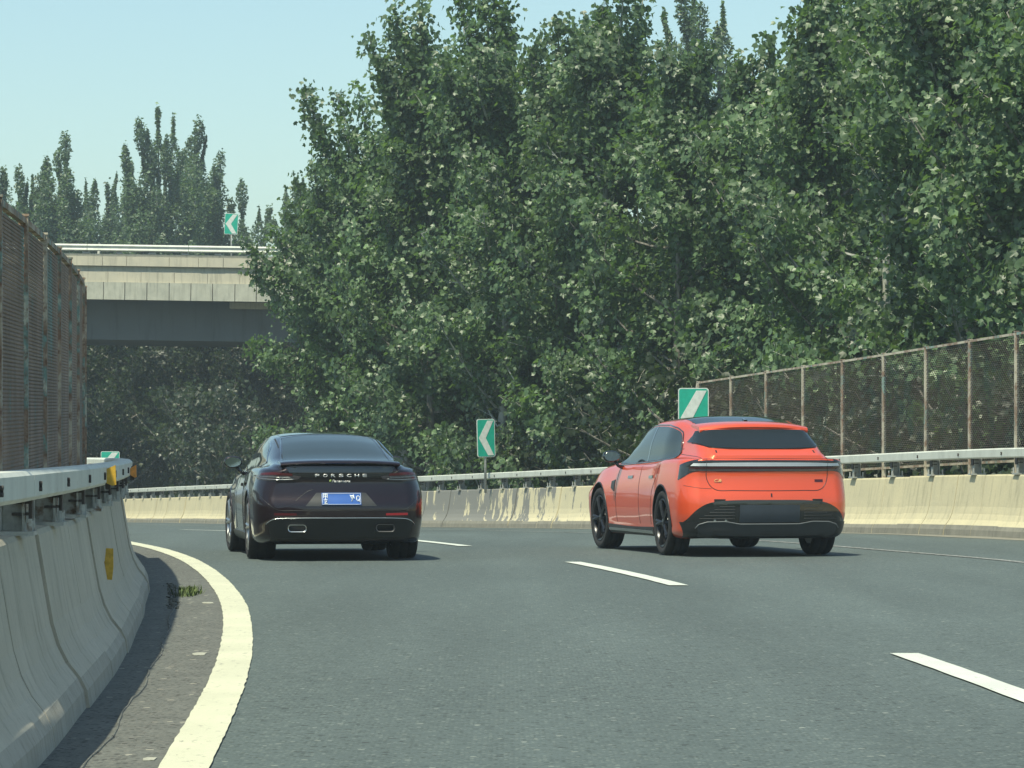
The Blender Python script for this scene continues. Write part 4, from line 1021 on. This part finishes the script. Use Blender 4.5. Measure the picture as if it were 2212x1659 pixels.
# lower black insert
c.patch('bumper_insert', 'rear', [(-.94, .385), (-.5, .385), (.5, .385), (.94, .385)], [(-.90, .43), (-.82, .53), (-.70, .60), (-.5, .632), (0, .640), (.5, .632), (.70, .60), (.82, .53), (.90, .43)], 'gloss_black', .006, 60, 10)
c.patch('bumper_lower', 'rear', [(-.90, .225), (-.5, .215), (.5, .215), (.90, .225)], [(-.955, .395), (-.6, .392), (.6, .392), (.955, .395)], 'trim_black', .010, 50, 8)
c.patch('diffuser', 'rear', [(-.78, .245), (-.5, .225), (.5, .225), (.78, .245)], [(-.80, .365), (-.72, .395), (-.50, .400), (-.34, .372), (.34, .372), (.50, .400), (.72, .395), (.80, .365)], 'trim_satin', .022, 50, 6, smooth_u=False)
c.line('diffuser_edge', 'rear', [(-.82, .33), (-.79, .375), (-.70, .402), (-.50, .406), (-.34, .377), (.34, .377), (.50, .406), (.70, .402), (.79, .375), (.82, .33)], .006, 'lip_grey', .024, 80, smooth_u=False)
for k in range(5):
    z = .435+.033*k; w1 = .86-.06*k
    for sg in (-1, 1): c.line('grille_bar', 'rear', [(sg*.40, z), (sg*w1*.92, z)], .0035, 'trim_satin', .009, 14)
c.patch('plate_holder', 'rear', [(-.345, .395), (.345, .395)], [(-.345, .585), (.345, .585)], 'plate_blank', .016, 14, 6)
for x in (-.62, -.50): c.patch('sensor', 'rear', [(x-.012, .405), (x+.012, .405)], [(x-.012, .428), (x+.012, .428)], 'chrome', .026, 3, 3)
c.text('badge', 'C&', 'rear', -.575, .855, .085, .035, 'badge_gold', .006, .3)
c.patch('badge', 'rear', [(.545, .838), (.645, .838)], [(.545, .868), (.645, .868)], 'lamp_red', .003, 6, 2)
for sg in (-1, 1):
    c.wheel(sg*.855, .93, .370, .265, 'rim_dark', 5, sg); c.wheel(sg*.860, 3.93, .370, .245, 'rim_dark', 5, sg, R_(3))
    c.mirror(sg, 1.06, 3.02, 1.12, 'gloss_black')
    # arch lips
    for y in (.93, 3.93):
        mb = MB(); pts = []
        for k in range(25):
            a = R_(-8+196*k/24); yy, zz = y+.418*math.cos(a), .385+.418*math.sin(a)
            q = c.bvh.ray_cast(Vector((sg*3, yy, max(zz, .26))), Vector((-sg, 0, 0)))[0]; pts.append(Vector((q.x if q else sg*.97, yy, zz)))
        mb.tube(pts, .009, 6); mb.build('arch_lip', M['trim_black'], c.root, smooth=True)
c.patch('shark_fin', 'top', [(-.02, .90), (.02, .90)], [(-.008, 1.02), (.008, 1.02)], 'gloss_black', .03, 3, 4, .03)

# --- the dark car
pspec = dict(ws=.965, L=5.0, rc=.34, ra=.22, ry=1.08, fy=4.03, wr=.385, tr=.355, paint='paint_plum', fo=1.4,
  xr=[(.1, .14), (.2, .10), (.32, .05), (.48, .0), (.58, .0), (.72, .05), (.85, .07), (.93, .05), (1.0, .04), (1.06, .035), (1.10, .08), (1.5, .10)],
  curves=dict(
   W=[(0, .93), (.4, .955), (1.08, .968), (1.6, .955), (2.4, .925), (3.3, .93), (4.03, .96), (4.6, .92), (5.0, .78)],
   zb=[(0, .22), (.5, .17), (4.6, .17), (5.0, .24)],
   wsh=[(0, .82), (.4, .865), (1.08, .905), (1.6, .895), (2.4, .87), (3.3, .86), (4.03, .88), (4.6, .82), (5.0, .66)],
   zsh=[(0, .955), (.4, .985), (1.08, .985), (1.6, .965), (2.4, .925), (3.3, .90), (4.03, .87), (4.6, .74), (5.0, .54)],
   wg=[(0, .74), (.4, .76), (.8, .76), (1.2, .77), (1.7, .79), (2.4, .80), (3.2, .81), (3.6, .84), (4.03, .82), (4.6, .7), (5.0, .5)],
   wm=[(0, .70), (.4, .70), (.8, .70), (1.2, .705), (1.7, .72), (2.4, .725), (3.2, .76), (3.6, .80), (4.03, .76), (4.6, .62), (5.0, .42)],
   wr=[(0, .62), (.4, .62), (.8, .61), (1.2, .60), (1.7, .595), (2.4, .59), (3.0, .62), (3.5, .72), (4.03, .68), (4.6, .5), (5.0, .35)],
   zr=[(0, 1.015), (.35, 1.045), (.6, 1.085), (1.0, 1.175), (1.4, 1.255), (1.9, 1.325), (2.4, 1.345), (2.8, 1.30), (3.2, 1.13), (3.5, .99), (4.03, .93), (4.6, .78), (5.0, .58)],
   zc=[(0, 1.05), (.35, 1.085), (.6, 1.130), (1.0, 1.225), (1.4, 1.308), (1.9, 1.378), (2.4, 1.398), (2.8, 1.355), (3.2, 1.19), (3.5, 1.04), (4.03, .98), (4.6, .82), (5.0, .61)]))
PC = Car('car', 'dark plum fastback car in the left lane with a blue number plate', (-1.835, 38.1, g_z(38)), R_(8.5), pspec)
c = PC
c.patch('rear_window', 'top', [(-.585, .50), (-.3, .45), (0, .435), (.3, .45), (.585, .50)], [(-.50, 1.62), (-.3, 1.68), (0, 1.70), (.3, 1.68), (.50, 1.62)], 'glass_tint', .004, 30, 24)
c.line('window_surround', 'top', [(-.60, .49), (-.515, 1.63), (-.3, 1.70), (0, 1.72), (.3, 1.70), (.515, 1.63), (.60, .49)], .006, 'gloss_black', .0, 90, smooth_u=False)
c.patch('roof_glass', 'top', [(-.50, 1.80), (0, 1.83), (.50, 1.80)], [(-.52, 2.75), (0, 2.80), (.52, 2.75)], 'glass_dark', .004, 20, 16)
for mode in ('left', 'right'):
    c.patch('side_window', mode, [(1.10, 1.045), (1.6, 1.025), (2.2, .99)], [(1.10, 1.06), (1.5, 1.20), (1.85, 1.27), (2.2, 1.30)], 'glass_tint', .004, 24, 8)
    c.patch('side_window', mode, [(2.25, .99), (2.8, .965), (3.40, .945)], [(2.25, 1.30), (2.6, 1.285), (2.95, 1.16), (3.40, .96)], 'glass_tint', .004, 24, 8)
    c.line('window_trim', mode, [(3.45, .945), (2.97, 1.18), (2.62, 1.305), (2.22, 1.325), (1.83, 1.292), (1.48, 1.22), (1.05, 1.055), (1.6, 1.012), (2.3, .975), (2.9, .95), (3.45, .93)], .008, 'chrome', .0, 80, smooth_u=False)
    c.line('door_gap', mode, [(3.2, .90), (3.22, .6), (3.2, .3)], .004, 'trim_black', -.001, 24)
    c.line('door_gap', mode, [(2.2, .93), (2.22, .6), (2.2, .3)], .004, 'trim_black', -.001, 24)
    c.patch('door_handle', mode, [(1.55, .80), (1.78, .795)], [(1.55, .83), (1.78, .825)], 'paint_plum', .018, 6, 3)
    c.patch('door_handle', mode, [(2.55, .785), (2.78, .780)], [(2.55, .815), (2.78, .81)], 'paint_plum', .018, 6, 3)
    c.patch('side_sill', mode, [(1.52, .18), (3.58, .18)], [(1.52, .27), (3.58, .27)], 'trim_black', .012, 20, 4)
# deck and lip
c.line('bootlid_gap', 'rear', [(-.66, 1.015), (-.64, .985), (-.60, .955), (-.57, .942)], .004, 'trim_black', -.001, 16)
c.line('bootlid_gap', 'rear', [(.66, 1.015), (.64, .985), (.60, .955), (.57, .942)], .004, 'trim_black', -.001, 16)
c.patch('spoiler_base', 'rear', [(-.555, .952), (0, .952), (.555, .952)], [(-.60, 1.046), (0, 1.052), (.60, 1.046)], 'gloss_black', .003, 24, 5)
spo = spoiler(c, 'rear_spoiler', .645, -.035, .40, 1.068, 1.098, 'paint_plum', .022)
# lights
c.patch('light_bar', 'rear', [(-.60, .902), (-.3, .904), (.3, .904), (.60, .902)], [(-.60, .942), (-.3, .946), (.3, .946), (.60, .942)], 'gloss_black', .005, 40, 3)
for sg in (-1, 1):
    lo = [(sg*.45, .885), (sg*.55, .868), (sg*.72, .862), (sg*.86, .872)]; hi = [(sg*.43, .915), (sg*.55, .925), (sg*.72, .942), (sg*.885, .920)]
    tl = c.patch('tail_light', 'rear', lo, hi, 'lamp_clear', .007, 22, 6)
    c.patch('lamp_lens', 'rear', [(sg*.52, .917), (sg*.70, .925), (sg*.84, .922)], [(sg*.52, .942), (sg*.70, .952), (sg*.83, .944)], 'lamp_red', .012, 16, 3, parent=tl)
    c.line('lamp_strip', 'rear', [(sg*.50, .884), (sg*.60, .880), (sg*.74, .878), (sg*.845, .885)], .004, 'brushed', .010, 18, parent=tl)
    c.line('lamp_strip', 'rear', [(sg*.53, .905), (sg*.64, .904), (sg*.76, .905), (sg*.85, .907)], .003, 'brushed', .010, 18, parent=tl)
    ex = [(sg*.475-.105, 0), (sg*.475+.105, 0)]
    c.patch('exhaust_surround', 'rear', [(sg*.475-.12, .300), (sg*.475+.12, .300)], [(sg*.475-.10, .412), (sg*.475+.12, .412)], 'trim_black', .010, 10, 5)
    # exhaust tip: rounded box ring
    base = c.hit('rear', sg*.475, .355, .0); mb = MB()
    def rr_(w_, h_, r_, yy):
        out = []
        for cx, cz, a0 in ((w_/2-r_, h_/2-r_, 0), (-w_/2+r_, h_/2-r_, 90), (-w_/2+r_, -h_/2+r_, 180), (w_/2-r_, -h_/2+r_, 270)):
            for k in range(6): a = R_(a0+18*k); out.append((base.x+cx+r_*math.cos(a), yy, .355+cz+r_*math.sin(a)))
        return out
    rings = [rr_(.205, .085, .036, base.y+.10), rr_(.205, .085, .036, base.y-.050), rr_(.200, .080, .034, base.y-.056), rr_(.180, .062, .026, base.y-.050), rr_(.170, .055, .024, base.y+.06)]
    for r_ in rings: mb.v += r_
    for i in range(4):
        for k in range(24): mb.f.append((i*24+k, i*24+(k+1) % 24, (i+1)*24+(k+1) % 24, (i+1)*24+k)); mb.mi.append(0)
    mb.f.append(tuple(range(96, 120))); mb.mi.append(0)
    ep = MB(); ep.add(rings[4], [tuple(range(24))])
    o = mb.build('exhaust_tip', M['brushed'] if sg < 0 else M['trim_satin'], c.root, smooth=True); fix_normals(o.data); o.data.set_sharp_from_angle(angle=R_(45))
    ei = MB(); ei.add([(p[0], base.y+.045, p[2]) for p in rings[4]], [tuple(range(24))]); ei.build('exhaust_bore', M['underbody'], o)
    rf = c.patch('reflector', 'rear', [(sg*.48, .492), (sg*.72, .494)], [(sg*.48, .516), (sg*.72, .520)], 'lamp_red_bright' if sg > 0 else 'lamp_red', .005, 12, 2)
    c.wheel(sg*.780, 1.08, .355, .30, 'rim_silver', 5, sg); c.wheel(sg*.797, 4.03, .355, .27, 'rim_silver', 5, sg, R_(2.5))
    c.mirror(sg, .95, 3.15, 1.055, 'paint_plum', .12)
    for y in (1.08, 4.03):
        mb = MB(); pts = []
        for k in range(25):
            a = R_(-6+192*k/24); yy, zz = y+.388*math.cos(a), .370+.388*math.sin(a)
            q = c.bvh.ray_cast(Vector((sg*3, yy, max(zz, .22))), Vector((-sg, 0, 0)))[0]; pts.append(Vector((q.x if q else sg*.95, yy, zz)))
        mb.tube(pts, .007, 6); mb.build('arch_lip', M['paint_plum'], c.root, smooth=True)
for i, ch in enumerate('PORSCHE'): c.text('letter', ch, 'rear', -.255+.085*i, .922, .048, .030, 'letter_silver', .011)
c.text('script', 'Panamera', 'rear', -.0, .862, .20, .028, 'letter_silver', .005, .35)
c.text('script', 'e', 'rear', -.115, .866, .022, .022, 'script_green', .005, .35)
c.patch('plate_recess', 'rear', [(-.385, .592), (0, .590), (.385, .592)], [(-.265, .735), (0, .742), (.265, .735)], 'trim_satin', .003, 24, 5)
pl = c.patch('number_plate', 'rear', [(-.212, .602), (.212, .602)], [(-.212, .732), (.212, .732)], 'plate_blue', .014, 10, 4)
pl['label'] = 'blue number plate with white characters'
c.line('plate_border', 'rear', [(-.206, .609), (.206, .609), (.206, .725), (-.206, .725), (-.206, .609)], .0022, 'plate_white', .017, 60, parent=pl, smooth_u=False)
def stroke(pts): c.line('character', 'rear', pts, .0045, 'plate_white', .018, 10, parent=pl, smooth_u=False)
for a in ([(-.192, .715), (-.150, .715)], [(-.192, .690), (-.150, .690)], [(-.190, .722), (-.190, .672)], [(-.171, .722), (-.171, .655)], [(-.152, .722), (-.152, .672)], [(-.192, .655), (-.150, .655)], [(-.188, .640), (-.152, .640), (-.188, .618), (-.150, .618)],
          [(.092, .705), (.112, .665)], [(.125, .712), (.140, .660), (.128, .700)]): stroke(a)
stroke([(.178+.017*math.cos(a), .668+.030*math.sin(a)) for a in [2*math.pi*k/12 for k in range(13)]]); stroke([(.180, .655), (.196, .634)])
c.text('character', '7', 'rear', .118, .668, .036, .066, 'plate_white', .017, parent=pl)
# bumper lines
c.line('bumper_trim', 'rear', [(-.80, .40), (-.765, .43), (-.72, .452), (-.6, .462), (0, .466), (.6, .462), (.72, .452), (.765, .43), (.80, .40)], .006, 'brushed', .006, 80)
c.patch('diffuser', 'rear', [(-.74, .215), (0, .205), (.74, .215)], [(-.78, .425), (-.70, .448), (0, .452), (.70, .448), (.78, .425)], 'trim_black', .004, 50, 8)
c.line('bumper_gap', 'rear', [(-.86, .70), (-.70, .56), (-.45, .545), (0, .542), (.45, .545), (.70, .56), (.86, .70)], .003, 'trim_black', -.001, 60)
c.line('bumper_crease', 'rear', [(-.50, .64), (-.36, .75), (-.30, .77)], .003, 'trim_black', -.001, 20)
print('LEAVES', NLEAF)
